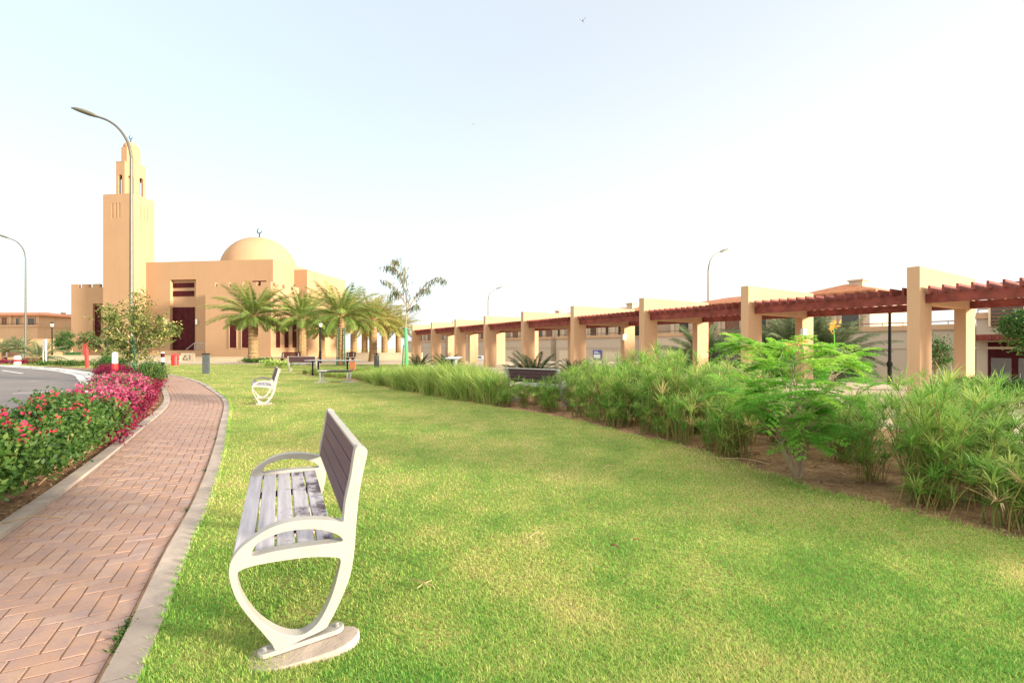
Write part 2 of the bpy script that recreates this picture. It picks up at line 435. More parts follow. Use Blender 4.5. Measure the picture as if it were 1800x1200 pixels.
# ------------------------------------------------------------------ mesh building
class MB:
    def __init__(s):
        s.V = []; s.Fc = []; s.T = []; s.n = 0; s.mx = None
    def add(s, V, faces, tint=0.5):
        V = np.asarray(V, float).reshape(-1, 3)
        if s.mx is not None:
            V = V @ np.array(s.mx.to_3x3()).T + np.array(s.mx.translation)
        if isinstance(faces, np.ndarray):
            s.Fc.append(faces + s.n)
        else:
            for f in faces:
                s.Fc.append(np.array([f]) + s.n)
        t = np.full(len(V), tint, float) if np.isscalar(tint) else np.asarray(tint, float)
        s.V.append(V); s.T.append(t); s.n += len(V)
        return s
    def box(s, x0, x1, y0, y1, z0, z1, tint=0.5):
        V = [(x, y, z) for z in (z0, z1) for y in (y0, y1) for x in (x0, x1)]
        return s.add(V, np.array([[0, 2, 3, 1], [4, 5, 7, 6], [0, 1, 5, 4], [2, 6, 7, 3], [0, 4, 6, 2], [1, 3, 7, 5]]), tint)
    def prism(s, poly, z0, z1, tint=0.5):
        n = len(poly)
        V = [(x, y, z0) for x, y in poly] + [(x, y, z1) for x, y in poly]
        fs = [list(range(n))[::-1], list(range(n, 2 * n))]
        fs += [[i, (i + 1) % n, n + (i + 1) % n, n + i] for i in range(n)]
        return s.add(V, fs, tint)
    def tube(s, P, r, n=8, tint=0.5, cap=True):
        P = [Vector(p) for p in P]
        rr = r if isinstance(r, (list, tuple)) else [r] * len(P)
        V = []
        ref = Vector((0.13, 0.21, 0.97))
        for i, p in enumerate(P):
            d = (P[min(i + 1, len(P) - 1)] - P[max(i - 1, 0)]).normalized()
            if abs(d.dot(ref)) > 0.98:
                a = d.cross(Vector((1, 0, 0))).normalized()
            else:
                a = d.cross(ref).normalized()
            b = d.cross(a)
            for k in range(n):
                q = 2 * math.pi * k / n
                V.append(p + (a * math.cos(q) + b * math.sin(q)) * rr[i])
        fs = []
        for i in range(len(P) - 1):
            for k in range(n):
                fs.append([i * n + k, i * n + (k + 1) % n, (i + 1) * n + (k + 1) % n, (i + 1) * n + k])
        out = np.array(fs)
        s.add(V, out, tint)
        if cap:
            base = s.n - len(V)
            s.Fc.append(np.array([[base + k for k in range(n)][::-1]]))
            s.Fc.append(np.array([[base + (len(P) - 1) * n + k for k in range(n)]]))
        return s
    def lathe(s, prof, n=24, c=(0, 0), tint=0.5, rot=0.0):
        V = []
        for r, z in prof:
            for k in range(n):
                q = 2 * math.pi * (k + rot) / n
                V.append((c[0] + r * math.cos(q), c[1] + r * math.sin(q), z))
        fs = []
        for i in range(len(prof) - 1):
            for k in range(n):
                fs.append([i * n + k, i * n + (k + 1) % n, (i + 1) * n + (k + 1) % n, (i + 1) * n + k])
        s.add(V, np.array(fs), tint)
        base = s.n - len(V)
        s.Fc.append(np.array([[base + k for k in range(n)][::-1]]))
        s.Fc.append(np.array([[base + (len(prof) - 1) * n + k for k in range(n)]]))
        return s
    def leaves(s, P, D, U, L, W, tint):
        """Rhombic leaf blades: base P, direction D, side U, lengths L, widths W."""
        P = np.asarray(P); L = np.asarray(L).reshape(-1, 1); W = np.asarray(W).reshape(-1, 1)
        n = len(P)
        mid = P + D * L * 0.45
        V = np.stack([P, mid + U * W / 2, P + D * L, mid - U * W / 2], 1).reshape(-1, 3)
        s.add(V, np.arange(4 * n).reshape(n, 4), np.repeat(tint, 4))
        return s
    def build(s, name, mat, parent=None, smooth=False, loc=None, rot=None):
        V = np.concatenate(s.V); T = np.concatenate(s.T)
        counts = np.concatenate([np.full(len(f), f.shape[1]) for f in s.Fc])
        idx = np.concatenate([f.reshape(-1) for f in s.Fc])
        me = bpy.data.meshes.new(name)
        me.vertices.add(len(V)); me.loops.add(len(idx)); me.polygons.add(len(counts))
        me.vertices.foreach_set("co", V.astype(np.float32).reshape(-1))
        me.loops.foreach_set("vertex_index", idx.astype(np.int32))
        st = np.concatenate([[0], np.cumsum(counts)[:-1]])
        me.polygons.foreach_set("loop_start", st.astype(np.int32))
        me.polygons.foreach_set("loop_total", counts.astype(np.int32))
        a = me.attributes.new("tint", 'FLOAT', 'POINT')
        a.data.foreach_set("value", T.astype(np.float32))
        me.update(calc_edges=True)
        me.validate()
        me.polygons.foreach_set("use_smooth", np.full(len(me.polygons), smooth, bool))
        me.materials.append(mat)
        o = bpy.data.objects.new(name, me)
        COL.objects.link(o)
        if parent:
            o.parent = parent
        if loc:
            o.location = loc
        if rot:
            o.rotation_euler = rot
        return o

def bevel(o, wdt=0.004, seg=2):
    b = o.modifiers.new("bevel", 'BEVEL'); b.width = wdt; b.segments = seg; b.limit_method = 'ANGLE'; b.angle_limit = R(40)
    return o

def tag(o, label, cat, group=None):
    o["label"] = label; o["category"] = cat
    if group: o["group"] = group
    return o

def empty(name, loc, rz=0.0, label=None, cat=None, group=None):
    o = bpy.data.objects.new(name, None)
    COL.objects.link(o)
    o.location = loc; o.rotation_euler = (0, 0, rz)
    o.empty_display_size = 0.2
    if label: tag(o, label, cat, group)
    return o

def copy_tree(o, parent=None):
    c = o.copy(); COL.objects.link(c)
    if parent: c.parent = parent
    for ch in list(o.children):
        copy_tree(ch, c)
    return c

def struct(o):
    o["kind"] = "structure"
    return o

def spline(P, n=8):
    P = [np.array(p, float) for p in P]
    out = []
    for i in range(len(P) - 1):
        p0 = P[max(i - 1, 0)]; p1 = P[i]; p2 = P[i + 1]; p3 = P[min(i + 2, len(P) - 1)]
        for k in range(n):
            t = k / n
            out.append(0.5 * ((2 * p1) + (-p0 + p2) * t + (2 * p0 - 5 * p1 + 4 * p2 - p3) * t * t + (-p0 + 3 * p1 - 3 * p2 + p3) * t ** 3))
    out.append(P[-1])
    return np.array(out)

def closed_spline(P, n=6):
    P = [np.array(p, float) for p in P]; m = len(P); out = []
    for i in range(m):
        p0, p1, p2, p3 = P[i - 1], P[i], P[(i + 1) % m], P[(i + 2) % m]
        for k in range(n):
            t = k / n
            out.append(0.5 * ((2 * p1) + (-p0 + p2) * t + (2 * p0 - 5 * p1 + 4 * p2 - p3) * t * t + (-p0 + 3 * p1 - 3 * p2 + p3) * t ** 3))
    return np.array(out)

def offset(C, d):
    """Offset a 2-D polyline to its left by d."""
    T = np.gradient(C, axis=0)
    T /= np.linalg.norm(T, axis=1, keepdims=True)
    Nn = np.stack([-T[:, 1], T[:, 0]], 1)
    return C + Nn * d

def resample(C, step):
    d = np.concatenate([[0], np.cumsum(np.linalg.norm(np.diff(C, axis=0), axis=1))])
    s = np.arange(0, d[-1], step)
    return np.stack([np.interp(s, d, C[:, 0]), np.interp(s, d, C[:, 1])], 1)

def sheet(name, poly, z, mat):
    mb = MB(); mb.add([(x, y, z) for x, y in poly], [list(range(len(poly)))])
    return struct(mb.build(name, mat))

def strip(name, A, B, z0, z1, mat, seg=0.9, gap=0.006):
    """A kerb of separate blocks between two polylines of equal length."""
    mb = MB()
    d = np.concatenate([[0], np.cumsum(np.linalg.norm(np.diff(A, axis=0), axis=1))])
    n = int(d[-1] / seg)
    ev = lambda C, s: np.array([np.interp(s, d, C[:, 0]), np.interp(s, d, C[:, 1])])
    for i in range(n):
        s0 = i * seg + gap / 2; s1 = (i + 1) * seg - gap / 2
        k = 3
        ss = np.linspace(s0, s1, k)
        pa = [ev(A, s) for s in ss]; pb = [ev(B, s) for s in ss]
        poly = [tuple(p) for p in pa] + [tuple(p) for p in pb[::-1]]
        mb.prism(poly, z0, z1 + random.uniform(-0.003, 0.003), random.random() ** 2)
    return struct(mb.build(name, mat))

def in_poly(P, poly):
    x, y = P[:, 0], P[:, 1]
    ins = np.zeros(len(P), bool)
    n = len(poly)
    for i in range(n):
        x0, y0 = poly[i]; x1, y1 = poly[(i + 1) % n]
        c = ((y0 > y) != (y1 > y)) & (x < (x1 - x0) * (y - y0) / (y1 - y0 + 1e-12) + x0)
        ins ^= c
    return ins

# ------------------------------------------------------------------ the pergola's frame, used for the terrain too
PG = Frame(11.11, 12.86, math.atan2(-0.847, 0.5317))
BAY = 4.89

# ------------------------------------------------------------------ ground and paths
def path_edges():
    r = spline([(-0.55, -1.5), (-0.75, 0.3), (-1.2, 1.25), (-1.563, 1.969), (-1.76, 2.367), (-2.207, 3.22), (-2.74, 4.3), (-3.556, 5.81), (-4.98, 8.3),
                (-7.3, 12.2), (-9.75, 15.5), (-13.3, 19.9), (-18.0, 24.6), (-24.5, 29.3), (-33, 34)], 8)
    return resample(r, 0.1)

PR = path_edges()                      # lawn side of the path
P_in_r = offset(PR, 0.14)
P_in_l = offset(PR, 1.27)
P_out_l = offset(PR, 1.40)
BED_EDGE = spline([(9, -3), (6.4, 0.6), (4.9, 2.2), (3.76, 3.42), (3.37, 3.98), (2.92, 4.86), (2.4, 6.6), (1.12, 9.3), (-0.55, 11.4), (-3.7, 15.5), (-6.5, 19.6), (-11.6, 25.4)], 8)
_q = resample(BED_EDGE, 0.12)
BED_EDGE = offset(_q, 0.035 * np.sin(np.arange(len(_q)) * 1.1)[:, None] + np.random.default_rng(3).normal(size=(len(_q), 1)) * 0.018)
ROAD_IN = spline([(-3.4, -3), (-4.6, 1.5), (-5.5, 4.0), (-6.9, 6.6), (-9.24, 9.6), (-11.9, 13.1), (-15.4, 17.3), (-19.2, 21.3), (-23.4, 25.4), (-31.5, 31.5), (-42, 36.6), (-60, 40)], 8)
ROAD_IN = resample(ROAD_IN, 0.3)
ROAD_OUT = offset(ROAD_IN, -0.55)

def build_ground():
    # one terrain sheet; beyond the pergola it drops to the level of the street of villas
    mb = MB()
    ts = [-900, 6.0, 8.0, 11.0, 900]; hs_ = [-0.06, -0.06, -0.35, -1.25, -1.25]
    xs = [-900, -300, -60, 60, 300, 900]
    V = []
    for tt, h in zip(ts, hs_):
        for x in xs:
            p = PG.w(x, tt); V.append((p[0], p[1], h))
    fs = [[j * 6 + i, j * 6 + i + 1, (j + 1) * 6 + i + 1, (j + 1) * 6 + i] for j in range(4) for i in range(5)]
    mb.add(V, np.array(fs)); struct(mb.build("ground", M['sand']))
    # lawn
    lawn = [tuple(p) for p in PR[::6]] + [(-31, 38.5), (-7, 38.5), (-9.5, 27.5)] + [tuple(p) for p in BED_EDGE[::-1]]
    sheet("lawn", lawn, 0.0, M['lawn'])
    fl = [p for p in ROAD_OUT if 27.0 < p[1] < 38.4]
    fr = [p for p in P_out_l if 23.5 < p[1] < 33.5]
    poly = [tuple(p) for p in fl[::4]] + [(-49, 42), (-34, 42)] + [tuple(p) for p in fr[::-1][::8]]
    sheet("lawn", poly, -0.004, M['lawn'])
    # bed soil at the left, between path and road
    a = [p for p in P_out_l if p[1] < 27]; b = [p for p in ROAD_OUT if p[1] < 27.5]
    sheet("flower_bed_soil", [tuple(p) for p in a[::6]] + [tuple(p) for p in b[::-1][::2]], 0.0, M['soil'])
    # bed soil at the right, a slightly mounded sheet
    far = [PG.w(x, -6.4) for x in (6, 2, -4, -10, -16, -22, -27)]
    sheet("flower_bed_soil", [tuple(p) for p in offset(BED_EDGE, 0.25)] + [tuple(p) for p in far[::-1]], -0.012, M['soil'])
    # walkway under the pergola and the forecourt of the mosque
    sheet("walkway", [PG.w(14, -6.4), PG.w(14, 5.6), PG.w(-46, 5.6), PG.w(-46, -6.4)], -0.03, M['paving'])
    sheet("forecourt", [(-60, 41.5), (-60, 48), (20, 48), (20, 41.5)], -0.045, M['paving'])
    # street of the villas
    sheet("street", [PG.w(60, 12.5), PG.w(60, 18), PG.w(-160, 18), PG.w(-160, 12.5)], -1.243, M['asphalt'])
    # road
    far_road = [(-120, 60), (-160, 10), (-60, -40), (-3.4, -8)]
    sheet("road", [tuple(p) for p in ROAD_IN[::2]] + far_road, -0.035, M['asphalt'])
    strip("kerb", ROAD_IN, ROAD_OUT, -0.05, 0.03, M['gutter'], 0.95, 0.008)
    strip("kerb", offset(ROAD_IN, 0.30), offset(ROAD_IN, 0.006), -0.05, -0.025, M['gutter'], 1.9, 0.004)
    # painted bay lines on the road
    mb = MB()
    for (a, b, wd) in ((gp(-90, 727), gp(112, 710), 0.1), (gp(22, 690), gp(165, 682), 0.1), (gp(55, 668), gp(150, 664), 0.09), (gp(4, 650), gp(40, 655), 0.12)):
        a = Vector((*a, 0)); b = Vector((*b, 0)); d = (b - a).normalized(); n = Vector((-d.y, d.x, 0)) * wd / 2
        mb.add([(*(a + n).xy, -0.03), (*(a - n).xy, -0.03), (*(b - n).xy, -0.03), (*(b + n).xy, -0.03)], [[0, 1, 2, 3]])
    struct(mb.build("road_marking", M['white']))
    # path: joint bed, kerbs and a herringbone of clay pavers that follows the curve
    sheet("path", [tuple(p) for p in P_in_r[::4]] + [tuple(p) for p in P_in_l[::-1][::4]], -0.008, M['joint'])
    strip("kerb", PR, P_in_r, -0.06, 0.012, M['kerb'], 0.62)
    strip("kerb", P_in_l, P_out_l, -0.06, 0.035, M['kerb'], 0.9)
    Wp = 1.105; d = np.concatenate([[0], np.cumsum(np.linalg.norm(np.diff(PR, axis=0), axis=1))])
    T = np.gradient(PR, axis=0); T /= np.linalg.norm(T, axis=1, keepdims=True)
    Ls = min(d[-1] - 0.5, 33.0)
    a_ = 0.098; g = 0.0028
    def mp(s, wv, z):
        x = np.interp(s, d, PR[:, 0]); y = np.interp(s, d, PR[:, 1])
        tx = np.interp(s, d, T[:, 0]); ty = np.interp(s, d, T[:, 1])
        q = 0.158 + wv
        return (x - ty * q, y + tx * q, z)
    mb = MB()
    ni = int(Ls / a_); nj = int(Wp / a_) + 3
    for i in range(-2, ni):
        for j in range(-2, nj):
            c = (i - j) % 4
            if c == 0: r = (i * a_, (i + 2) * a_, j * a_, (j + 1) * a_)
            elif c == 3: r = (i * a_, (i + 1) * a_, j * a_, (j + 2) * a_)
            else: continue
            s0, s1 = max(r[0], 0) + g, min(r[1], Ls) - g
            w0, w1 = max(r[2], 0) + g, min(r[3], Wp) - g
            if s1 - s0 < 0.012 or w1 - w0 < 0.012: continue
            e = 0.0035; z = random.uniform(-0.0015, 0.0015)
            dz = [random.uniform(-0.0018, 0.0018) for _ in range(4)]
            V = [mp(s0, w0, -0.012), mp(s1, w0, -0.012), mp(s1, w1, -0.012), mp(s0, w1, -0.012),
                 mp(s0 + e, w0 + e, z + dz[0]), mp(s1 - e, w0 + e, z + dz[1]), mp(s1 - e, w1 - e, z + dz[2]), mp(s0 + e, w1 - e, z + dz[3])]
            mb.add(V, np.array([[7, 6, 5, 4], [4, 5, 1, 0], [5, 6, 2, 1], [6, 7, 3, 2], [7, 4, 0, 3]])[:, ::-1], random.random())
    struct(mb.build("path", M['paver']))
    return lawn

LAWN_POLY = build_ground()

def build_grass():
    n = 520000
    inv = RNG.uniform(1 / 42.0, 1 / 1.35, n * 3)
    Z = 1 / inv
    X = RNG.uniform(-1.35, 1.45, n * 3) * Z
    P = np.stack([X, Z], 1)
    P = P[in_poly(P, LAWN_POLY)]
    bare = np.zeros(len(P))                                   # worn spots round the bench and here and there
    for (px, py, rr) in ((505, 1022, 0.10), (540, 1078, 0.16), (560, 1050, 0.12), (590, 1095, 0.08), (1330, 850, 0.35), (1640, 905, 0.30), (330, 1160, 0.10), (760, 1120, 0.12), (980, 930, 0.14), (1250, 1010, 0.16)):
        c = np.array(gp(px, py)); bare = np.maximum(bare, 0.85 * np.exp(-(((P - c) ** 2).sum(1)) / (rr * rr)))
    P = P[RNG.random(len(P)) > bare][:n]
    m = len(P)
    Z = P[:, 1]
    # tufts: pull blades towards random tuft centres
    az = RNG.uniform(0, 2 * math.pi, m)
    lean = np.abs(RNG.normal(0.75, 0.35, m))
    L = RNG.uniform(0.012, 0.036, m) * (1 + 0.02 * Z)
    W = np.maximum(0.0027, 0.00115 * Z) * RNG.uniform(0.7, 1.3, m)
    D = np.stack([np.cos(az) * np.sin(lean), np.sin(az) * np.sin(lean), np.cos(lean)], 1)
    U = np.stack([-np.sin(az), np.cos(az), np.zeros(m)], 1)
    base = np.concatenate([P, np.full((m, 1), -0.003)], 1)
    mid = base + D * (L * 0.55)[:, None]
    tip = base + np.stack([D[:, 0] * L * 1.15, D[:, 1] * L * 1.15, D[:, 2] * L * 0.82], 1)
    w2 = (W / 2)[:, None]
    V = np.stack([base - U * w2, base + U * w2, mid + U * w2 * 0.8, mid - U * w2 * 0.8, tip], 1).reshape(-1, 3)
    k = np.arange(m)[:, None] * 5
    mb = MB()
    mb.V.append(V); mb.n = len(V); mb.T.append(np.repeat(RNG.uniform(0, 1, m), 5))
    mb.Fc.append(k + np.array([[0, 1, 2, 3]])); mb.Fc.append(k + np.array([[3, 2, 4]]))
    o = mb.build("grass", M['blade'])
    o["kind"] = "stuff"; o["label"] = "short patchy green and straw coloured lawn grass"

build_grass()

# ------------------------------------------------------------------ park bench
def bench_profile():
    """Outlines of the cast side frame, read on the vertical plane through the near frame."""
    O = np.array([(457 - CX) / F * 2.1, 2.1]); e = np.array([0.897, 0.441])
    def pl(px, py):
        k = (px - CX) / F
        s = (k * O[1] - O[0]) / (e[0] - k * e[1])
        return s, EYE + (HY - py) / F * (O[1] + s * e[1])
    outer = [(625.8, 797), (636, 793), (646.5, 799), (644, 818), (640, 835), (632.5, 875), (627.5, 925), (625, 960), (621, 997), (613, 1030), (598, 1067), (581, 1100), (570, 1114),
             (530, 1133), (490, 1152), (478, 1139), (460, 1118), (438, 1093), (418, 1065), (407, 1038), (403, 1017), (406.5, 996), (421.7, 974), (446.7, 954), (475.8, 936.5), (509, 926),
             (546, 921.5), (580, 922.5), (602, 925), (605, 916.7), (608.5, 887.5), (617.5, 846)]
    arm = [(442.5, 981), (452, 965), (463, 957.5), (496.7, 944), (534, 938.5), (563, 939), (588, 945), (601, 953), (598.8, 960), (546.7, 967), (484, 977), (447, 986)]
    hole = [(421, 1013), (446.7, 1003), (496.7, 993.8), (546.7, 987.5), (588, 987.5), (599, 992), (596.5, 1010), (586.7, 1046.7), (573, 1080), (556.7, 1106), (535, 1122), (513, 1125), (488, 1118), (463, 1103), (443, 1083),
            (426.7, 1058), (419, 1036), (417.5, 1023)]
    rot = R(-5.6); c, sn = math.cos(rot), math.sin(rot)
    f = lambda P: [((s) * c - (h) * sn, (s) * sn + (h) * c) for s, h in (pl(*p) for p in P)]
    return f(outer), f(arm), f(hole)

def make_bench():
    outer, arm, hole = bench_profile()
    base_h = min(h for s, h in outer)
    fix = lambda P: [(s, h - base_h + 0.022) for s, h in P]
    outer, arm, hole = fix(outer), fix(arm), fix(hole)
    L = 1.60; TH = 0.062
    root = empty("park_bench", (0, 0, 0))
    def side(y0, flip):
        bm = bmesh.new()
        edges = []
        for ring, n in ((outer, 4), (arm, 4), (hole, 4)):
            pts = closed_spline(ring, n)
            vs = [bm.verts.new((p[0], y0, p[1])) for p in pts]
            edges += [bm.edges.new((vs[i], vs[(i + 1) % len(vs)])) for i in range(len(vs))]
        bmesh.ops.triangle_fill(bm, use_beauty=True, use_dissolve=False, edges=edges)
        ex = bmesh.ops.extrude_face_region(bm, geom=bm.faces[:])
        vv = [g for g in ex['geom'] if isinstance(g, bmesh.types.BMVert)]
        bmesh.ops.translate(bm, vec=(0, TH, 0), verts=vv)
        bmesh.ops.recalc_face_normals(bm, faces=bm.faces[:])
        me = bpy.data.meshes.new("side_frame"); bm.to_mesh(me); bm.free()
        me.materials.append(M['frame_white'])
        o = bpy.data.objects.new("side_frame", me); COL.objects.link(o); o.parent = root
        bevel(o, 0.006, 2)
        return o
    side(0, 0); side(L - TH, 1)
    s_l = min(s for s, h in outer if h < 0.05); s_r = max(s for s, h in outer if h < 0.07)
    for y0 in (0, L - TH):
        ym = y0 + TH / 2
        mb = MB()
        r = 0.038; a0, a1 = s_l - 0.085, s_r + 0.09
        pl = [(a0 + r - r * math.sin(q), ym + r * math.cos(q)) for q in np.linspace(0, math.pi, 9)] + [(a1 - r + r * math.sin(q), ym - r * math.cos(q)) for q in np.linspace(0, math.pi, 9)]
        mb.prism(pl, 0.008, 0.030)
        bp = bevel(mb.build("base_plate", M['frame_white'], root), 0.004)
        for sx in (a0 + 0.03, a1 - 0.03):
            b = MB(); b.lathe([(0.015, 0.030), (0.015, 0.033), (0.010, 0.033), (0.010, 0.043), (0.006, 0.046)], 10, (sx, ym))
            b.build("bolt", M['bolt'], bp)
        mb = MB(); n = 22
        pts = [((a0 + a1) / 2 - 0.005 + 0.25 * math.cos(q) * (1 + 0.06 * math.sin(3 * q + y0)), ym + (0.125 + 0.02 * math.sin(2 * q + 1 + y0)) * math.sin(q)) for q in np.linspace(0, 2 * math.pi, n, endpoint=False)]
        if y0 == 0:
            cx_ = (a0 + a1) / 2; cq, sq = math.cos(-0.2), math.sin(-0.2)
            pts = [(cx_ + (x - cx_) * cq - (y - ym) * sq, ym - 0.035 + (x - cx_) * sq + (y - ym) * cq) for x, y in pts]
        mb.prism(pts, -0.05, 0.005)
        bevel(mb.build("footing", M['concrete'], root), 0.006)
    # seat boards on the seat rail
    A = Vector((arm[-1][0], 0, arm[-1][1])); B = Vector((arm[8][0], 0, arm[8][1]))
    d = (B - A).normalized(); nrm = Vector((-d.z, 0, d.x))
    mb = MB(); tot = (B - A).length + 0.073; nb = 5; gap = 0.010; wd = (tot - gap * (nb - 1)) / nb
    A = A - d * 0.088 - nrm * 0.012
    for i in range(nb):
        p0 = A + d * (i * (wd + gap)); p1 = p0 + d * wd
        y0, y1 = TH + 0.002, L - TH - 0.002
        q = [p0, p1, p1 - nrm * 0.032, p0 - nrm * 0.032]
        V = [(p.x, y0, p.z) for p in q] + [(p.x, y1, p.z) for p in q]
        mb.add(V, [[0, 1, 2, 3], [7, 6, 5, 4], [0, 4, 5, 1], [1, 5, 6, 2], [2, 6, 7, 3], [3, 7, 4, 0]])
    bevel(mb.build("seat", M['seat_wood'], root), 0.005)
    for yy in (0.42, L - 0.44):
        mb = MB()
        p0 = A + d * 0.02 - nrm * 0.034; p1 = A + d * (tot - 0.02) - nrm * 0.034
        q = [p0, p1, p1 - nrm * 0.03, p0 - nrm * 0.03]
        V = [(p.x, yy, p.z) for p in q] + [(p.x, yy + 0.04, p.z) for p in q]
        mb.add(V, [[0, 1, 2, 3], [7, 6, 5, 4], [0, 4, 5, 1], [1, 5, 6, 2], [2, 6, 7, 3], [3, 7, 4, 0]])
        mb.build("seat_brace", M['black'], root)
    # backrest boards follow the front edge of the upright
    bot = Vector((outer[29][0], 0, outer[29][1])); top = Vector((outer[0][0], 0, outer[0][1]))
    d = (top - bot); ln = d.length; d.normalize(); nrm = Vector((d.z, 0, -d.x))
    mb = MB(); nb = 4; gap = 0.007; start = -0.02; wd = (ln - start - 0.004 - gap * (nb - 1)) / nb
    for i in range(nb):
        p0 = bot + d * (start + i * (wd + gap)) + nrm * 0.006; p1 = p0 + d * wd
        q = [p0, p1, p1 + nrm * 0.028, p0 + nrm * 0.028]
        V = [(p.x, TH + 0.002, p.z) for p in q] + [(p.x, L - TH - 0.002, p.z) for p in q]
        mb.add(V, [[0, 1, 2, 3], [7, 6, 5, 4], [0, 4, 5, 1], [1, 5, 6, 2], [2, 6, 7, 3], [3, 7, 4, 0]])
    bevel(mb.build("backrest", M['back_wood'], root), 0.004)
    mb = MB()
    p = top + d * 0.010
    q = [p - nrm * 0.001, p + nrm * 0.040, p + nrm * 0.040 - d * 0.012, p - nrm * 0.001 - d * 0.012]
    V = [(v.x, TH, v.z) for v in q] + [(v.x, L - TH, v.z) for v in q]
    mb.add(V, [[0, 1, 2, 3], [7, 6, 5, 4], [0, 4, 5, 1], [1, 5, 6, 2], [2, 6, 7, 3], [3, 7, 4, 0]])
    mb.build("top_rail", M['frame_white'], root)
    return root

bench = make_bench()
GB = "white framed park benches with wooden slats"
tag(bench, "weathered slatted bench with cream cast frames standing close by beside the brick path", "bench", GB)
def place_bench(o, px, Z, yaw, roll=0.0, z=0.0, at=None):
    p = at or ((px - CX) / F * Z, Z)
    o.rotation_mode = 'XYZ'
    o.rotation_euler = (0, -roll, yaw)
    o.location = (p[0], p[1], z)
O_ = ((457 - CX) / F * 2.1, 2.1)
place_bench(bench, 457, 2.1, math.atan2(0.441, 0.897), R(5.6), 0.0)
b2 = copy_tree(bench)
tag(b2, "smaller looking second bench further along the lawn, seen end on near the path bend", "bench", GB)
place_bench(b2, 449, 11.45, R(29), 0.0)
b3 = copy_tree(bench)
tag(b3, "bench seen from behind among the green sedges, its dark backrest turned to the lawn", "bench", GB)
b3.rotation_euler = (0, 0, R(-128)); b3.location = (0.18, 12.55, 0.0)
b4 = copy_tree(bench)
tag(b4, "dark bench behind the picnic table with one pale end frame visible", "bench", GB)
b4.rotation_euler = (0, 0, R(-86)); p_ = up(507, 640, 27.5); b4.location = (p_[0] + 0.1, 27.6, 0.0)

def wall_bench(px0, px1, Z, h, mat, label, back=True):
    """A plain long bench of boards on block legs, far off by the walls."""
    x0 = up(px0, HY, Z)[0]; x1 = up(px1, HY, Z)[0]; L = x1 - x0
    r = empty("wall_bench", (x0, Z, -0.045), 0, label, "bench", "plain benches by the mosque")
    mb = MB()
    for k in range(3): mb.box(0, L, 0.0 + k * 0.16, 0.14 + k * 0.16, 0.42, 0.46)
    mb.build("seat", mat, r)
    if back:
        mb = MB()
        for k in range(3): mb.box(0, L, 0.49 + k * 0.02, 0.53 + k * 0.02, 0.52 + k * 0.16, 0.66 + k * 0.16)
        mb.build("backrest", mat, r)
    for xx in (0.12, L - 0.24):
        mb = MB(); mb.box(xx, xx + 0.12, 0.04, 0.44, 0, 0.42); mb.build("leg", mat, r)
        if back:
            mb = MB(); mb.box(xx + 0.02, xx + 0.10, 0.44, 0.487, 0, 0.9); mb.build("back_post", M['steel'], r)
wall_bench(490, 524, 42.5, 0.8, M['door'], "dark brown slatted bench in front of the mosque, left of the striped windows' palm")
wall_bench(0, 35, 47.0, 0.8, M['brown_panel'], "long brown bench against the boundary wall beside the road")
wall_bench(606, 622, 44.0, 0.8, M['door'], "dark bench beyond the table, between the palm trunks")

def make_table():
    Z = 23.4
    x0 = up(535, HY, Z)[0]; x1 = up(628, HY, Z)[0]; L = x1 - x0
    r = empty("picnic_table", (x0, Z, 0), R(-4), "pale topped park table with a brown end panel behind the backless bench", "table")
    mb = MB()
    for k in range(4): mb.box(0, L, k * 0.19, k * 0.19 + 0.175, 0.72, 0.76)
    bevel(mb.build("table_top", M['steel'], r), 0.004)
    for xx in (0.35, L - 0.5):
        for yy in (0.06, 0.64):
            mb = MB(); mb.box(xx, xx + 0.06, yy, yy + 0.06, 0, 0.715); mb.build("leg", M['black'], r)
    mb = MB(); mb.box(L - 0.30, L - 0.26 + 0.24, -0.05, 0.0, 0.28, 0.70); mb.build("end_panel", M['tile'], r)
make_table()
def make_backless():
    x0, Z = gp(561, 672); x1 = gp(632, 667)[0]; L = x1 - x0 + 0.05
    r = empty("backless_bench", (x0, Z, 0), R(4), "backless bench of dark slats on thin steel legs in front of the table", "bench")
    mb = MB()
    for k in range(4): mb.box(-0.06, L + 0.06, -0.02 + k * 0.125, 0.09 + k * 0.125, 0.435, 0.47)
    bevel(mb.build("seat", M['seat_wood'], r), 0.004)
    mb = MB(); mb.box(-0.03, L + 0.03, -0.01, 0.03, 0.405, 0.43); mb.box(-0.03, L + 0.03, 0.43, 0.47, 0.405, 0.43); mb.build("rail", M['black'], r)
    for xx in (0, L - 0.05):
        for yy in (0, 0.42):
            mb = MB(); mb.box(xx, xx + 0.05, yy, yy + 0.05, 0, 0.403); mb.build("leg", M['steel'], r)
    for xx in (0, L - 0.05):
        mb = MB(); mb.prism([(xx - 0.2, -0.16), (xx + 0.3, -0.14), (xx + 0.28, 0.6), (xx - 0.22, 0.58)], -0.04, 0.006); mb.build("footing", M['concrete'], r)
make_backless()

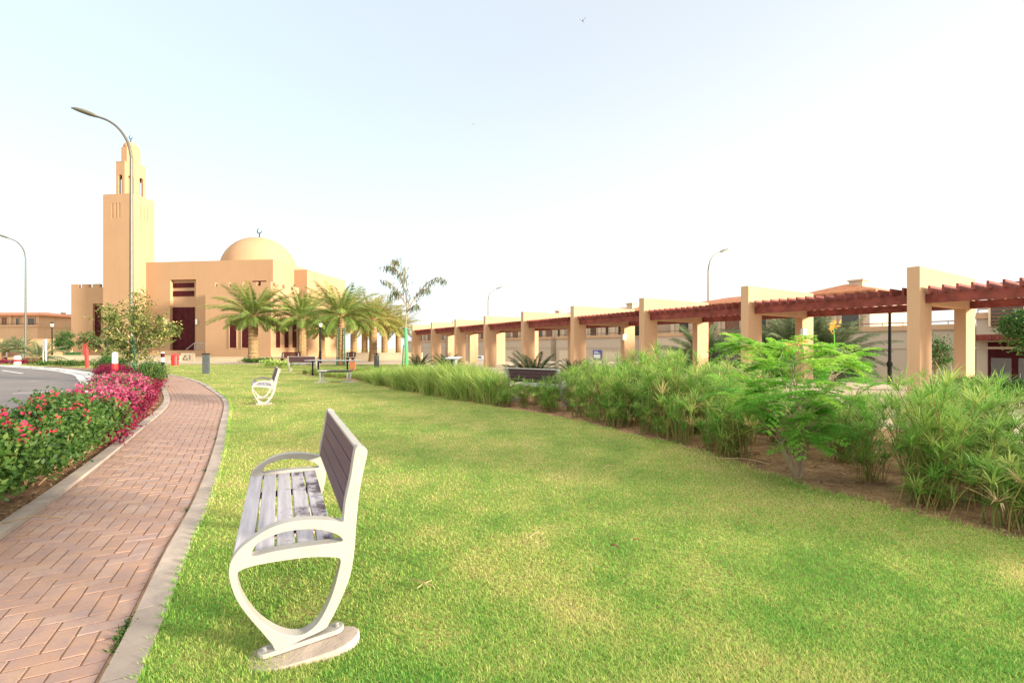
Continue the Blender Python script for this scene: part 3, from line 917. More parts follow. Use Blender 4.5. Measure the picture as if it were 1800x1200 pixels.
# ------------------------------------------------------------------ pergola
def make_pergola():
    r = empty("pergola", (PG.o[0], PG.o[1], -0.03), PG.a, "long ochre pergola of portal frames with red brown timber slats on top", "pergola")
    TH = 0.29; W = 4.62; LEG = 0.87; H = 3.64; HO = 2.64
    fr = None
    for i in range(-1, 9):
        x = -i * BAY
        if fr is None:
            bm = bmesh.new()
            prof = [(0, 0), (LEG, 0), (LEG, HO), (W - LEG, HO), (W - LEG, 0), (W, 0), (W, H), (0, H)]
            vs = [bm.verts.new((0, y, z)) for y, z in prof]
            f = bm.faces.new(vs)
            ex = bmesh.ops.extrude_face_region(bm, geom=[f])
            bmesh.ops.translate(bm, vec=(-TH, 0, 0), verts=[g for g in ex['geom'] if isinstance(g, bmesh.types.BMVert)])
            bmesh.ops.recalc_face_normals(bm, faces=bm.faces[:])
            me = bpy.data.meshes.new("portal_frame"); bm.to_mesh(me); bm.free(); me.materials.append(M['ochre'])
            fr = bpy.data.objects.new("portal_frame", me); bevel(fr, 0.012, 2); o = fr
        else:
            o = fr.copy()
        COL.objects.link(o); o.parent = r; o.location = (x, 0, 0)
    bm_ = MB(); bm_.box(0, BAY - TH - 0.006, 0.38, 0.50, 2.65, 2.90)
    b0 = bm_.build("beam", M['timber'], r); bevel(b0, 0.006); b0.location = (0.003, 0, 0)
    sl = MB(); n = 16; st = (BAY - TH) / n
    for k in range(n):
        xx = st * (k + 0.5)
        sl.box(xx - 0.024, xx + 0.024, 0.16, W - 0.16, 2.902, 3.10)
    s0 = sl.build("slat_roof", M['timber'], r); bevel(s0, 0.004, 1)
    for i in range(-1, 9):
        x = -i * BAY + 0.003
        if i == -1: continue
        for y in (0, W - 0.88):
            if i == 0 and y == 0: b0.location = (x, 0, 0); continue
            c = b0.copy(); COL.objects.link(c); c.location = (x, y, 0)
        if i == 0: s0.location = (x, 0, 0)
        else:
            c = s0.copy(); COL.objects.link(c); c.location = (x, 0, 0)
make_pergola()
def wall_lamp(i, y, label):
    p = PG.w(-i * BAY + 0.02, y)
    r = empty("wall_lamp", (p[0], p[1], 1.98), PG.a, label, "wall lamp", "square pale wall lamps under the pergola")
    mb = MB(); mb.box(-0.02, 0.03, -0.10, 0.10, -0.14, 0.14); bevel(mb.build("lamp_housing", M['steel'], r), 0.005)
    mb = MB(); mb.box(0.032, 0.15, -0.12, 0.12, -0.16, 0.16); bevel(mb.build("diffuser", M['frost'], r), 0.01)
wall_lamp(1, 3.62, "pale square lamp on a pergola leg above the orange flowered shrub")
wall_lamp(3, 3.62, "pale square lamp on a pergola leg right of the blue and white board")

# ------------------------------------------------------------------ street lamps
def street_lamp(loc, rz, label, big=1.0):
    r = empty("street_lamp", loc, rz, label, "street lamp", "tall curved street lamps")
    r.scale = (big,) * 3
    mb = MB()
    mb.lathe([(0.20, 0), (0.20, 0.03), (0.10, 0.04), (0.10, 0.9), (0.095, 1.0), (0.08, 6.0), (0.066, 10.2)], 14)
    P = [(0, 0, 10.2)] + [(-0.12, 0, 10.8), (-0.36, 0, 11.28), (-0.7, 0, 11.68), (-1.1, 0, 11.95), (-1.55, 0, 12.12)]
    P = spline(P, 5)
    mb.tube(P, [0.064 - 0.016 * i / len(P) for i in range(len(P))], 10)
    mb.build("pole", M['lamp_steel'], r, smooth=False)
    mb = MB()
    n = 12; st = 14; V = []; fs = []
    for i in range(st):
        q = i / (st - 1); a = max(0.03, math.sin(math.pi * min(1, q * 0.93 + 0.05)) ** 0.6)
        x = -1.52 - 1.28 * q; z = 12.10 + 0.42 * q
        for k in range(n):
            ph = 2 * math.pi * k / n
            V.append((x, 0.21 * a * math.cos(ph), z + (0.15 if math.sin(ph) > 0 else 0.075) * a * math.sin(ph)))
    for i in range(st - 1):
        for k in range(n):
            fs.append([i * n + k, i * n + (k + 1) % n, (i + 1) * n + (k + 1) % n, (i + 1) * n + k])
    mb.add(V, np.array(fs)); mb.build("lamp_head", M['lamp_head'], r, smooth=True)
    return r
L1 = street_lamp((up(231, HY, 22)[0], 22, 0), 0, "tall curved street lamp in the flower bed in front of the minaret")
for (px, Z, z, rz, lab) in ((45, 46.5, -0.05, 0.0, "curved street lamp rising beside the road at the boundary wall"),
                            (1245, 46.5, -1.25, R(205), "curved street lamp rising behind the pergola, nearer of the two there"),
                            (858, 76, -1.25, R(215), "small distant street lamp above the far end of the pergola")):
    c = copy_tree(L1); tag(c, lab, "street lamp", "tall curved street lamps")
    c.location = (up(px, HY, Z)[0], Z, z); c.rotation_euler = (0, 0, rz)

def garden_lamp(px, Z, z, h, label, light=True):
    r = empty("garden_lamp", (up(px, HY, Z)[0], Z, z), 0, label, "garden lamp", "black garden lamp posts")
    mb = MB()
    mb.lathe([(0.13, 0), (0.13, 0.12), (0.09, 0.2), (0.075, 0.9), (0.11, 0.95), (0.11, 1.05), (0.06, 1.12), (0.05, h - 0.4), (0.10, h - 0.36), (0.10, h - 0.30)], 12)
    mb.build("post", M['black'], r)
    mb = MB(); mb.lathe([(0.10, h - 0.298), (0.17, h), (0.19, h + 0.02)], 8); mb.build("lantern", M['frost'], r)
    mb = MB(); mb.lathe([(0.21, h + 0.022), (0.14, h + 0.12), (0.02, h + 0.2)], 8); mb.build("lantern_cap", M['black'], r)
garden_lamp(91.5, 52, -0.05, 4.0, "thin black lamp post with a pale lantern before the boundary wall")
garden_lamp(563, 43, -0.05, 3.6, "thin black lamp post between the palms in front of the mosque")
p = PG.w(PG.x_at(1564, 7.6), 7.6); garden_lamp(1564, p[1], -0.3, 3.5, "black lamp post just behind the nearest pergola bay")

# ------------------------------------------------------------------ mosque
MQ = Frame(up(232, HY, 60)[0], 60.0, R(-7))
def make_mosque():
    r = empty("mosque", (MQ.o[0], MQ.o[1], -0.05), MQ.a, "ochre mosque with a square minaret, a dome and battlemented front blocks", "mosque")
    mat = M['mosque']
    # minaret
    wl = -MQ.x_at(181, 0); dp = 3.3; Ht = MQ.h_at(339, 0, 0)
    def slit_wall(mb, x0, x1, y0, y1, z0, z1): mb.box(x0, x1, y0, y1, z0, z1)
    mb = MB()
    zs0, zs1 = MQ.h_at(381, 0, 0), MQ.h_at(355, 0, 0)
    def slits(a0, a1):                                     # three grooves across a face
        c = (a0 + a1) / 2; wd = 0.24; sp = 0.50
        return [(c - sp - wd / 2, c - sp + wd / 2), (c - wd / 2, c + wd / 2), (c + sp - wd / 2, c + sp + wd / 2)]
    g = 0.06
    mb.box(-wl + g, -g, g, dp, 0, Ht)                      # core
    # front skin with grooves
    xs = [-wl]
    for a, b in slits(-wl - 0.2, 0 - 0.2): xs += [a, b]
    xs += [0]
    for i in range(0, len(xs), 2): mb.box(xs[i], xs[i + 1], 0, g, zs0, zs1)
    mb.box(-wl, 0, 0, g, 0, zs0); mb.box(-wl, 0, 0, g, zs1, Ht)
    ys = [g]
    for a, b in slits(0, dp): ys += [a, b]
    ys += [dp]
    for i in range(0, len(ys), 2): mb.box(-g, 0, ys[i], ys[i + 1], zs0, zs1)
    mb.box(-g, 0, g, dp, 0, zs0); mb.box(-g, 0, g, dp, zs1, Ht)
    mb.box(-wl, -wl + g, g, dp, 0, Ht)
    mn = mb.build("minaret", mat, r)
    # open arcade stage: an octagon of piers and arches
    cx, cy = -wl / 2 + 0.25, dp / 2; R1 = 1.62; z0 = Ht; z1 = MQ.h_at(291, -1, 1.5)
    mb = MB()
    def ring(Ro, n=8):
        return [(cx + Ro * math.cos(2 * math.pi * (k + 0.5) / n), cy + Ro * math.sin(2 * math.pi * (k + 0.5) / n)) for k in range(n)]
    for k in range(8):
        a = Vector((*ring(R1)[k], 0)); b = Vector((*ring(R1)[(k + 1) % 8], 0))
        e = (b - a).normalized(); inn = Vector((-e.y, e.x, 0)) * 0.28; ln = (b - a).length
        ow = ln * 0.44; zt = z0 + 0.55 * (z1 - z0)
        pts = [(0, z0), ((ln - ow) / 2, z0), ((ln - ow) / 2, zt)] + [(ln / 2 - ow / 2 * math.cos(q), zt + ow / 2 * math.sin(q)) for q in np.linspace(0, math.pi, 9)][1:] + [((ln + ow) / 2, z0), (ln, z0), (ln, z1), (0, z1)]
        V = [a + e * s + Vector((0, 0, z)) for s, z in pts] + [a + e * s + inn + Vector((0, 0, z)) for s, z in pts]
        n = len(pts)
        mb.add([tuple(v) for v in V], [list(range(n)), list(range(n, 2 * n))[::-1]] + [[i, n + i, n + (i + 1) % n, (i + 1) % n] for i in range(n)])
    mb.lathe([(1.02, z0), (1.02, z1)], 8, (cx, cy), rot=0.5)
    mb.lathe([(R1 + 0.02, z1), (R1 + 0.02, z1 + 0.12)], 8, (cx, cy), rot=0.5)
    mb.build("arcade_stage", mat, mn)
    z2 = MQ.h_at(262, -1, 1.5); z3 = MQ.h_at(248.5, -1, 1.5)
    mb = MB()
    mb.lathe([(1.07, z1 + 0.12), (1.07, z2), (0.96, z2 + 0.03), (0.96, z2 + 0.1)], 8, (cx, cy), rot=0.5)
    mb.build("upper_stage", mat, mn)
    mb = MB(); rr = 0.82
    mb.lathe([(rr, z2 + 0.1)] + [(max(0.02, rr * math.cos(q)), z2 + 0.35 + (z3 - z2 - 0.35) * math.sin(q)) for q in np.linspace(0, math.pi / 2, 9)], 24, (cx, cy))
    mb.build("cap", mat, mn, smooth=True)
    def finial(cx, cy, z, s, par):
        mb = MB(); mb.tube([(cx, cy, z), (cx, cy, z + 0.55 * s)], 0.05 * s, 8)
        for dz in (0.12, 0.34): mb.lathe([(0.02, z + dz * s - 0.09 * s), (0.11 * s, z + dz * s), (0.02, z + dz * s + 0.09 * s)], 10, (cx, cy))
        pts = []
        zc = z + 0.9 * s
        P = [(cx + 0.30 * s * math.sin(q), cy, zc + 0.30 * s * math.cos(q)) for q in np.linspace(1.25, 2 * math.pi + 0.05, 16)]
        mb.tube(P, [0.015 * s + 0.05 * s * math.sin(math.pi * i / 15) for i in range(16)], 6)
        mb.build("finial", M['black'], par)
    finial(cx - 0.05, cy, z3 - 0.03, 0.8, mn)
    # left wing, battlemented
    def battlement(mb, x0, x1, y0, y1, zt, along='x', mw=1.15, gp_=0.52, h=0.45, t=0.35):
        a0, a1 = (x0, x1) if along == 'x' else (y0, y1)
        n = max(1, round((a1 - a0 + gp_) / (mw + gp_))); st = (a1 - a0 + gp_) / n
        for k in range(n):
            s = a0 + k * st; e = min(s + st - gp_, a1)
            if along == 'x': mb.box(s, e, y0, y0 + t, zt, zt + h)
            else: mb.box(x1 - t, x1, s, e, zt, zt + h)
    dw = 1.0; xw0 = MQ.x_at(125, dw); zt = MQ.h_at(505, xw0, dw)
    wx0, wx1 = MQ.x_at(163, dw), MQ.x_at(183.5, dw); wz0, wz1 = 1.0, MQ.h_at(533, wx0, dw)
    mb = MB()
    mb.box(xw0, -wl, dw + 0.4, dw + 7, 0, zt)
    mb.box(xw0, wx0, dw, dw + 0.4, 0, zt); mb.box(wx0, wx1 - 0.02, dw, dw + 0.4, wz1, zt); mb.box(wx0, wx1 - 0.02, dw, dw + 0.4, 0, wz0); mb.box(wx1 - 0.02, -wl - 0.001, dw, dw + 0.4, 0, zt)
    battlement(mb, xw0, -wl, dw, dw + 7, zt)
    mb.build("left_wing", mat, r)
    x0, x1 = MQ.x_at(165.5, dw + .3), MQ.x_at(176, dw + .3)
    for (za, zb) in ((MQ.h_at(611, x0, dw), MQ.h_at(597, x0, dw)), (MQ.h_at(590, x0, dw), MQ.h_at(537, x0, dw))):
        mb = MB(); mb.box(x0, x1, dw + 0.28, dw + 0.36, za, zb); mb.build("window", M['door'], r)
    # main hall with its tall recessed portal
    dm = 2.0; xr = MQ.x_at(480, dm); xl = -wl + 0.6; Hm = MQ.h_at(455, xr, dm)
    px0, px1 = MQ.x_at(299, dm), MQ.x_at(344.5, dm); pz1 = MQ.h_at(491, px0, dm); pz0 = 0.55
    yb = MQ.y_at(523, xr)
    mb = MB()
    mb.box(xl - 1.1, xr, dm + 0.5, yb + 5, 0, Hm)
    mb.box(xl, px0, dm, dm + 0.5, 0, Hm); mb.box(px1, xr, dm, dm + 0.5, 0, Hm); mb.box(px0, px1, dm, dm + 0.5, pz1, Hm); mb.box(px0, px1, dm, dm + 0.5, 0, pz0)
    mb.build("main_hall", mat, r)
    bx0, bx1 = MQ.x_at(302, dm + .5), MQ.x_at(341.5, dm + .5)
    for (ya, yb_) in ((497, 505), (511, 520)):
        mb = MB(); mb.box(bx0, bx1, dm + 0.42, dm + 0.497, MQ.h_at(yb_, bx0, dm + .4), MQ.h_at(ya, bx0, dm + .4)); mb.build("window", M['door'], r)
    d0, d1 = MQ.x_at(304, dm + .5), MQ.x_at(342.5, dm + .5); dz0, dz1 = MQ.h_at(614.5, d0, dm), MQ.h_at(539, d0, dm)
    mb = MB(); mb.box(d0, d1, dm + 0.40, dm + 0.495, dz0, dz1)
    dr = mb.build("door", M['door'], r)
    mb = MB(); nx, nz = 4, 7
    for i in range(nx):
        for k in range(nz):
            wx = (d1 - d0) / nx; wz = (dz1 - dz0) / nz
            mb.box(d0 + i * wx + 0.1, d0 + (i + 1) * wx - 0.1, dm + 0.37, dm + 0.398, dz0 + k * wz + 0.1, dz0 + (k + 1) * wz - 0.1)
    mb.build("door_panelling", M['door'], dr)
    for q in (294, 346.5):
        xx = MQ.x_at(q, dm); zz = MQ.h_at(565, xx, dm)
        mb = MB(); mb.box(xx - 0.14, xx + 0.14, dm - 0.16, dm - 0.003, zz - 0.35, zz + 0.35); bevel(mb.build("wall_light", M['frost'], r), 0.03)
    # landing, steps and hand rail
    sx1 = MQ.x_at(362, dm - 2); lz = MQ.h_at(615, d0, dm - 1)
    mb = MB(); mb.box(d0 - 0.4, sx1, dm - 2.2, dm - 0.001, 0, lz)
    for k in range(4): mb.box(d0 - 0.4 - 0.35 * (k + 1), d0 - 0.4 - 0.35 * k, dm - 2.2, dm - 0.001, 0, lz * (1 - 0.22 * (k + 1)))
    mb.build("entrance_steps", mat, r)
    mb = MB(); yr = dm - 2.1; xa, xb, xc = MQ.x_at(327, yr), MQ.x_at(342, yr), MQ.x_at(361, yr)
    mb.tube([(xa, yr, lz + 0.1), (xb, yr, lz + 0.95), (xc, yr, lz + 0.95)], 0.045, 6)
    mb.tube([(xb, yr, lz), (xb, yr, lz + 0.95)], 0.04, 6); mb.tube([(xc, yr, lz), (xc, yr, lz + 0.95)], 0.04, 6)
    for k in range(1, 5): mb.tube([(xb, yr, lz + 0.19 * k), (xc, yr, lz + 0.19 * k)], 0.018, 5)
    for k in range(1, 6): mb.tube([(xb + (xc - xb) * k / 6, yr, lz), (xb + (xc - xb) * k / 6, yr, lz + 0.95)], 0.018, 5)
    mb.build("handrail", M['steel'], r)
    # lower front block
    df = -1.5; fx0, fx1 = MQ.x_at(361, df), MQ.x_at(476, df); zf = MQ.h_at(501, fx1, df); yf = min(MQ.y_at(525.5, fx1), 8)
    mb = MB()
    mb.box(fx0, fx1, df, dm - 0.002, 0, zf); mb.box(xr + 0.002, fx1, dm - 0.002, yf, 0, zf) if fx1 > xr + 0.1 else None
    battlement(mb, fx0, fx1, df, yf, zf); battlement(mb, fx0, fx1, df + 0.9, yf if fx1 > xr + 0.1 else dm, zf, 'y')
    mb.build("front_block", mat, r)
    zw0, zw1 = MQ.h_at(610, fx0, df), MQ.h_at(562, fx0, df)
    for (a, b) in ((404, 416), (425.5, 438)):
        xa, xb = MQ.x_at(a, df), MQ.x_at(b, df)
        mb = MB(); mb.box(xa, xb, df - 0.03, df - 0.001, zw0, zw1); w_ = mb.build("window", M['door'], r)
        mb = MB(); mb.box(xa - .1, xa - .001, df - 0.08, df - .001, zw0 - .1, zw1 + .1); mb.box(xb + .001, xb + .1, df - 0.08, df - .001, zw0 - .1, zw1 + .1); mb.box(xa, xb, df - 0.08, df - .001, zw1 + .001, zw1 + .1); mb.build("window_frame", mat, w_)
    for (a, b) in ((485, 492), (500, 507), (514, 521)):
        ya, yb2 = MQ.y_at(a, fx1), MQ.y_at(b, fx1)
        if yb2 > yf: break
        mb = MB(); mb.box(fx1 + .001, fx1 + 0.03, ya, yb2, MQ.h_at(610, fx1, ya), MQ.h_at(565, fx1, ya)); mb.build("window", M['door'], r)
    xa, xb = MQ.x_at(444, dm), MQ.x_at(468, dm)
    mb = MB(); mb.box(xa, xb, dm - 0.03, dm - .001, MQ.h_at(507, xa, dm), MQ.h_at(493, xa, dm)); mb.build("window", M['door'], r)
    # right wing, deep, its long sunlit side running away
    dr_ = MQ.y_at(525, xr) if False else 6.6
    gx0, gx1 = xr - 1.0, MQ.x_at(540, dr_); gz = MQ.h_at(473, gx1, dr_); gy = min(MQ.y_at(607, gx1), 24)
    mb = MB(); mb.box(gx0, gx1, dr_, gy, 0, gz); mb.build("right_wing", mat, r)
    ya, yb2 = MQ.y_at(516, xr), MQ.y_at(524.5, xr)
    mb = MB(); mb.box(xr + .001, xr + 0.03, ya, min(yb2, dr_ - .01), MQ.h_at(506, xr, ya), MQ.h_at(499, xr, ya)); mb.build("window", M['door'], r)
    # dome
    dd = 8.5; cxd = MQ.x_at(456, dd); Y = MQ.w(cxd, dd)[1]; Rd = 61 / F * Y; ztop = MQ.h_at(417.5, cxd, dd); zc = ztop - Rd
    mb = MB(); mb.lathe([(Rd + 0.02, Hm - 0.2), (Rd + 0.02, max(zc, Hm - 0.1))] + [(max(0.03, Rd * math.cos(q)), zc + Rd * math.sin(q)) for q in np.linspace(0.02, math.pi / 2, 22)], 56, (cxd, dd))
    dm_ = mb.build("dome", mat, r, smooth=True)
    finial(cxd, dd, ztop - 0.05, 1.15, dm_)
    return r
make_mosque()

# ------------------------------------------------------------------ walls, signs and posts near the mosque
def low_wall(px0, px1, Z, h, label, z0=-0.06, mat='cream_wall'):
    x0, x1 = up(px0, HY, Z)[0], up(px1, HY, Z)[0]
    r = empty("low_wall", (x0, Z, z0), 0, label, "low wall")
    mb = MB(); mb.box(0, x1 - x0, 0, 0.28, 0, h - 0.08); mb.build("wall", M[mat], r)
    mb = MB(); mb.box(-0.03, x1 - x0 + 0.03, -0.04, 0.32, h - 0.078, h); mb.build("coping", M[mat], r)
low_wall(72, 316, 48.6, 0.62, "low cream wall in front of the minaret, left of the numbered wall")
low_wall(606, 742, 52.0, 0.85, "low pinkish cream wall between the palms and the pergola")
low_wall(343, 500, 50.5, 0.42, "low cream edging wall in front of the mosque steps")
x0, x1 = up(-260, HY, 58)[0], up(124, HY, 58)[0]
o = empty("boundary_wall", (x0, 58, -0.06), 0, "tall plain beige boundary wall left of the mosque", "wall")
mb = MB(); mb.box(0, x1 - x0, 0, 0.3, 0, 2.36); mb.build("wall", M['villa'], o)
mb = MB(); mb.box(-.03, x1 - x0 + .03, -0.05, 0.35, 2.362, 2.46); mb.build("coping", M['villa'], o)

def number_wall():
    Z = 46.6; x0, x1 = up(318, HY, Z)[0], up(340, HY, Z)[0]; h0 = 0.08; h1 = up(0, 620.5, Z)[2]
    r = empty("number_wall", (x0, Z, -0.05), 0, "short cream sign wall with two dark eastern numerals", "sign")
    L = x1 - x0; H = h1 + 0.05
    mb = MB(); mb.box(0, L, 0, 0.25, 0, H); mb.build("wall", M['cream_wall'], r)
    # the numerals: a small ring on a broad foot, and a single stroke
    mb = MB(); cx, cz = L * 0.36, H * 0.52; s = H * 0.26
    P = [(cx - s, -0.02, cz - s), (cx, -0.02, cz + s), (cx + s, -0.02, cz - s), (cx - s, -0.02, cz - s)]
    mb.tube(P, 0.035, 5)
    mb.build("numeral", M['slate'], r)
    mb = MB(); mb.tube([(L * 0.66, -0.02, cz + s), (L * 0.72, -0.02, cz + s * 0.6), (L * 0.72, -0.02, cz - s)], 0.035, 5)
    mb.build("numeral", M['slate'], r)
number_wall()

def hydrant(px, py, label):
    x, Z = gp(px, py)
    r = empty("fire_hydrant", (x, Z, -0.05), 0, label, "hydrant")
    mb = MB(); mb.lathe([(0.30, 0), (0.30, 0.06), (0.24, 0.08), (0.24, 0.72), (0.27, 0.74), (0.27, 0.80), (0.22, 0.86), (0.10, 0.94), (0.07, 0.99)], 16); mb.build("barrel", M['red'], r)
    for sx in (-1, 1):
        mb = MB(); mb.tube([(sx * 0.235, 0, 0.55), (sx * 0.285, 0, 0.55)], 0.085, 10); mb.build("outlet", M['red'], r)
hydrant(307.5, 642, "red hydrant standing on the grass left of the dark square post")

def striped_post(px, py, h, label, rad=0.075, lean=0.0, cols=('white', 'red', 'white'), z=0.0, cap='grey_plastic'):
    x, Z = gp(px, py)
    r = empty("marker_post", (x, Z, z), 0, label, "marker post", "banded marker posts")
    n = len(cols)
    for i, c in enumerate(cols):
        mb = MB(); z0, z1 = h * i / n, h * (i + 1) / n
        mb.tube([(lean * z0, 0, z0), (lean * z1, 0, z1 - 0.001)], rad * (1 if i % 2 == 0 else 1.06), 12)
        mb.build("band", M[c], r)
    mb = MB(); mb.lathe([(rad, h), (rad, h + 0.05), (rad * 0.5, h + 0.09)], 12, (lean * h, 0)); mb.build("post_cap", M[cap], r)
striped_post(202, 671, 1.12, "white post with a red band among the dark red plants beside the kerb", 0.10)
striped_post(286, 643, 0.95, "dark and white banded post on the grass left of the red hydrant", 0.12, 0, ('black', 'white', 'door'), 0, 'white')
striped_post(30.5, 640.5, 0.62, "stubby red and white post at the far kerb of the road", 0.22, 0, ('white', 'red', 'white'))

def stake(px, py, h, lean, mat, label, rad=0.05, name="plant_stake"):
    x, Z = gp(px, py)
    mb = MB(); mb.tube([(0, 0, -0.05), (lean * h, 0, h)], rad, 8)
    o = mb.build(name, mat, None, False, (x, Z, 0)); tag(o, label, "stake"); return o
def red_pole():
    x, Z = gp(153.5, 646)
    r = empty("marker_pole", (x, Z, 0), 0, "leaning bright red pole with a red hood, in the grass beyond the road", "pole")
    mb = MB(); mb.tube([(0, 0, -0.05), (-0.12, 0, 1.75)], 0.11, 8); mb.build("pole", M['red'], r)
    mb = MB(); mb.lathe([(0.16, 1.752), (0.17, 1.82), (0.05, 1.9)], 10, (-0.12, 0)); mb.build("pole_cap", M['red'], r)
red_pole()

def square_post():
    x, Z = gp(362, 656.5)
    r = empty("square_post", (x, Z, 0), R(26), "dark square post standing on the lawn at the path's far bend", "post")
    mb = MB(); mb.box(-0.15, 0.15, -0.15, 0.15, 0, 1.02); bevel(mb.build("post", M['slate'], r), 0.01)
    mb = MB(); mb.box(-0.17, 0.17, -0.17, 0.17, 1.022, 1.07); mb.build("post_cap", M['black'], r)
    mb = MB(); mb.box(0.152, 0.165, -0.10, 0.10, 0.1, 0.95); mb.build("side_panel", M['dark_green'], r)
square_post()
def litter_bin(px, py, h, label, wd=0.17):
    x, Z = gp(px, py)
    r = empty("litter_bin", (x, Z, 0), R(20), label, "litter bin", "dark litter bins along the planting")
    mb = MB(); mb.lathe([(wd * 0.9, 0), (wd, 0.05), (wd, h - 0.12)], 16); mb.build("bin_body", M['slate'], r)
    mb = MB(); mb.box(-wd * 0.35, wd * 0.35, -wd * 0.35, wd * 0.35, h - 0.118, h - 0.052); mb.build("bin_neck", M['black'], r)
    mb = MB(); mb.lathe([(wd * 1.2, h - 0.05), (wd * 1.2, h - 0.02), (wd * 0.9, h)], 16); mb.build("bin_lid", M['black'], r)
litter_bin(662, 646, 0.98, "dark round bin at the left end of the grassy bed, right of the palm")
def board_post():
    Z = 20.5; x = up(797, HY, Z)[0]
    r = empty("reading_board", (x, Z, 0), R(-20), "dark post with a tilted flat board on top, rising from the tall grass", "board post")
    mb = MB(); mb.box(-0.10, 0.10, -0.13, 0.13, 0, 0.88); bevel(mb.build("post", M['slate'], r), 0.01)
    mb = MB(); mb.box(0.101, 0.14, -0.10, 0.10, 0.05, 0.86); mb.build("side_panel", M['grey_plastic'], r)
    mb = MB(); mb.add([(-0.32, -0.22, 0.89), (0.32, -0.22, 0.885), (0.32, 0.22, 0.96), (-0.32, 0.22, 0.965), (-0.32, -0.22, 0.915), (0.32, -0.22, 0.91), (0.32, 0.22, 0.985), (-0.32, 0.22, 0.99)],
                     np.array([[3, 2, 1, 0], [4, 5, 6, 7], [0, 1, 5, 4], [1, 2, 6, 5], [2, 3, 7, 6], [3, 0, 4, 7]])); mb.build("board", M['grey_plastic'], r)
board_post()
def junction_box():
    r = empty("junction_box", (up(226, HY, 20.5)[0], 20.5, 0), R(20), "low pale grey rounded box at the foot of the lamp", "junction box")
    mb = MB(); mb.box(-0.26, 0.26, -0.18, 0.18, 0, 0.32); bevel(mb.build("box", M['grey_plastic'], r), 0.06, 3)
    mb = MB(); mb.box(-0.285, 0.285, -0.205, 0.205, 0.322, 0.38); bevel(mb.build("lid", M['grey_plastic'], r), 0.02, 2)
junction_box()
def green_bin():
    r = empty("waste_container", (up(128, HY, 50)[0], 50, -0.05), 0, "green waste container against the wall beside the round clipped tree", "container")
    mb = MB(); mb.add([(-0.42, -0.3, 0.1), (0.42, -0.3, 0.1), (0.42, 0.3, 0.1), (-0.42, 0.3, 0.1), (-0.52, -0.38, 0.85), (0.52, -0.38, 0.85), (0.52, 0.38, 0.85), (-0.52, 0.38, 0.85)],
                      np.array([[3, 2, 1, 0], [4, 5, 6, 7], [0, 1, 5, 4], [1, 2, 6, 5], [2, 3, 7, 6], [3, 0, 4, 7]])); mb.build("container_body", M['green_bin'], r)
    mb = MB(); mb.box(-0.55, 0.55, -0.41, 0.41, 0.852, 0.93); bevel(mb.build("lid", M['dark_green'], r), 0.02)
    for sx in (-1, 1):
        mb = MB(); mb.tube([(sx * 0.36, -0.02, 0.08), (sx * 0.36 + sx * .08, -0.02, 0.08)], 0.08, 10); mb.build("wheel", M['rubber'], r)
green_bin()
def info_sign():
    Z = 41.0; x0, x1 = up(75, HY, Z)[0], up(85.5, HY, Z)[0]
    r = empty("notice_sign", (x0, Z, 0), R(-25), "white notice board with faint grey lines on a white post by the roadside palm", "sign")
    L = (x1 - x0) * 1.1
    mb = MB(); mb.box(L - 0.09, L, 0, 0.06, 0, up(0, 596, Z)[2]); mb.box(-0.02, 0.05, 0, 0.06, 0, up(0, 598, Z)[2]); mb.build("post", M['white'], r)
    z0, z1 = up(0, 616, Z)[2], up(0, 597, Z)[2]
    mb = MB(); mb.box(0.052, L - 0.092, 0.01, 0.05, z0, z1); pn = mb.build("panel", M['white'], r)
    mb = MB()
    for k in range(5): mb.box(0.12, L - 0.16 - 0.05 * (k % 3), -0.002, 0.008, z1 - 0.16 - k * 0.15, z1 - 0.11 - k * 0.15)
    mb.build("printed_line", M['grey_plastic'], pn)
info_sign()

# ------------------------------------------------------------------ villas beyond the street
def hip_roof(mb, x0, x1, y0, y1, z, h, ov=0.45):
    x0 -= ov; x1 += ov; y0 -= ov; y1 += ov
    d = min(x1 - x0, y1 - y0) / 2 * 0.92
    V = [(x0, y0, z), (x1, y0, z), (x1, y1, z), (x0, y1, z), (x0, y0, z + .14), (x1, y0, z + .14), (x1, y1, z + .14), (x0, y1, z + .14),
         (x0 + d, y0 + d, z + h), (x1 - d, y0 + d, z + h), (x1 - d, y1 - d, z + h), (x0 + d, y1 - d, z + h)]
    mb.add(V, np.array([[3, 2, 1, 0], [0, 1, 5, 4], [1, 2, 6, 5], [2, 3, 7, 6], [3, 0, 4, 7], [4, 5, 9, 8], [5, 6, 10, 9], [6, 7, 11, 10], [7, 4, 8, 11], [8, 9, 10, 11]]))

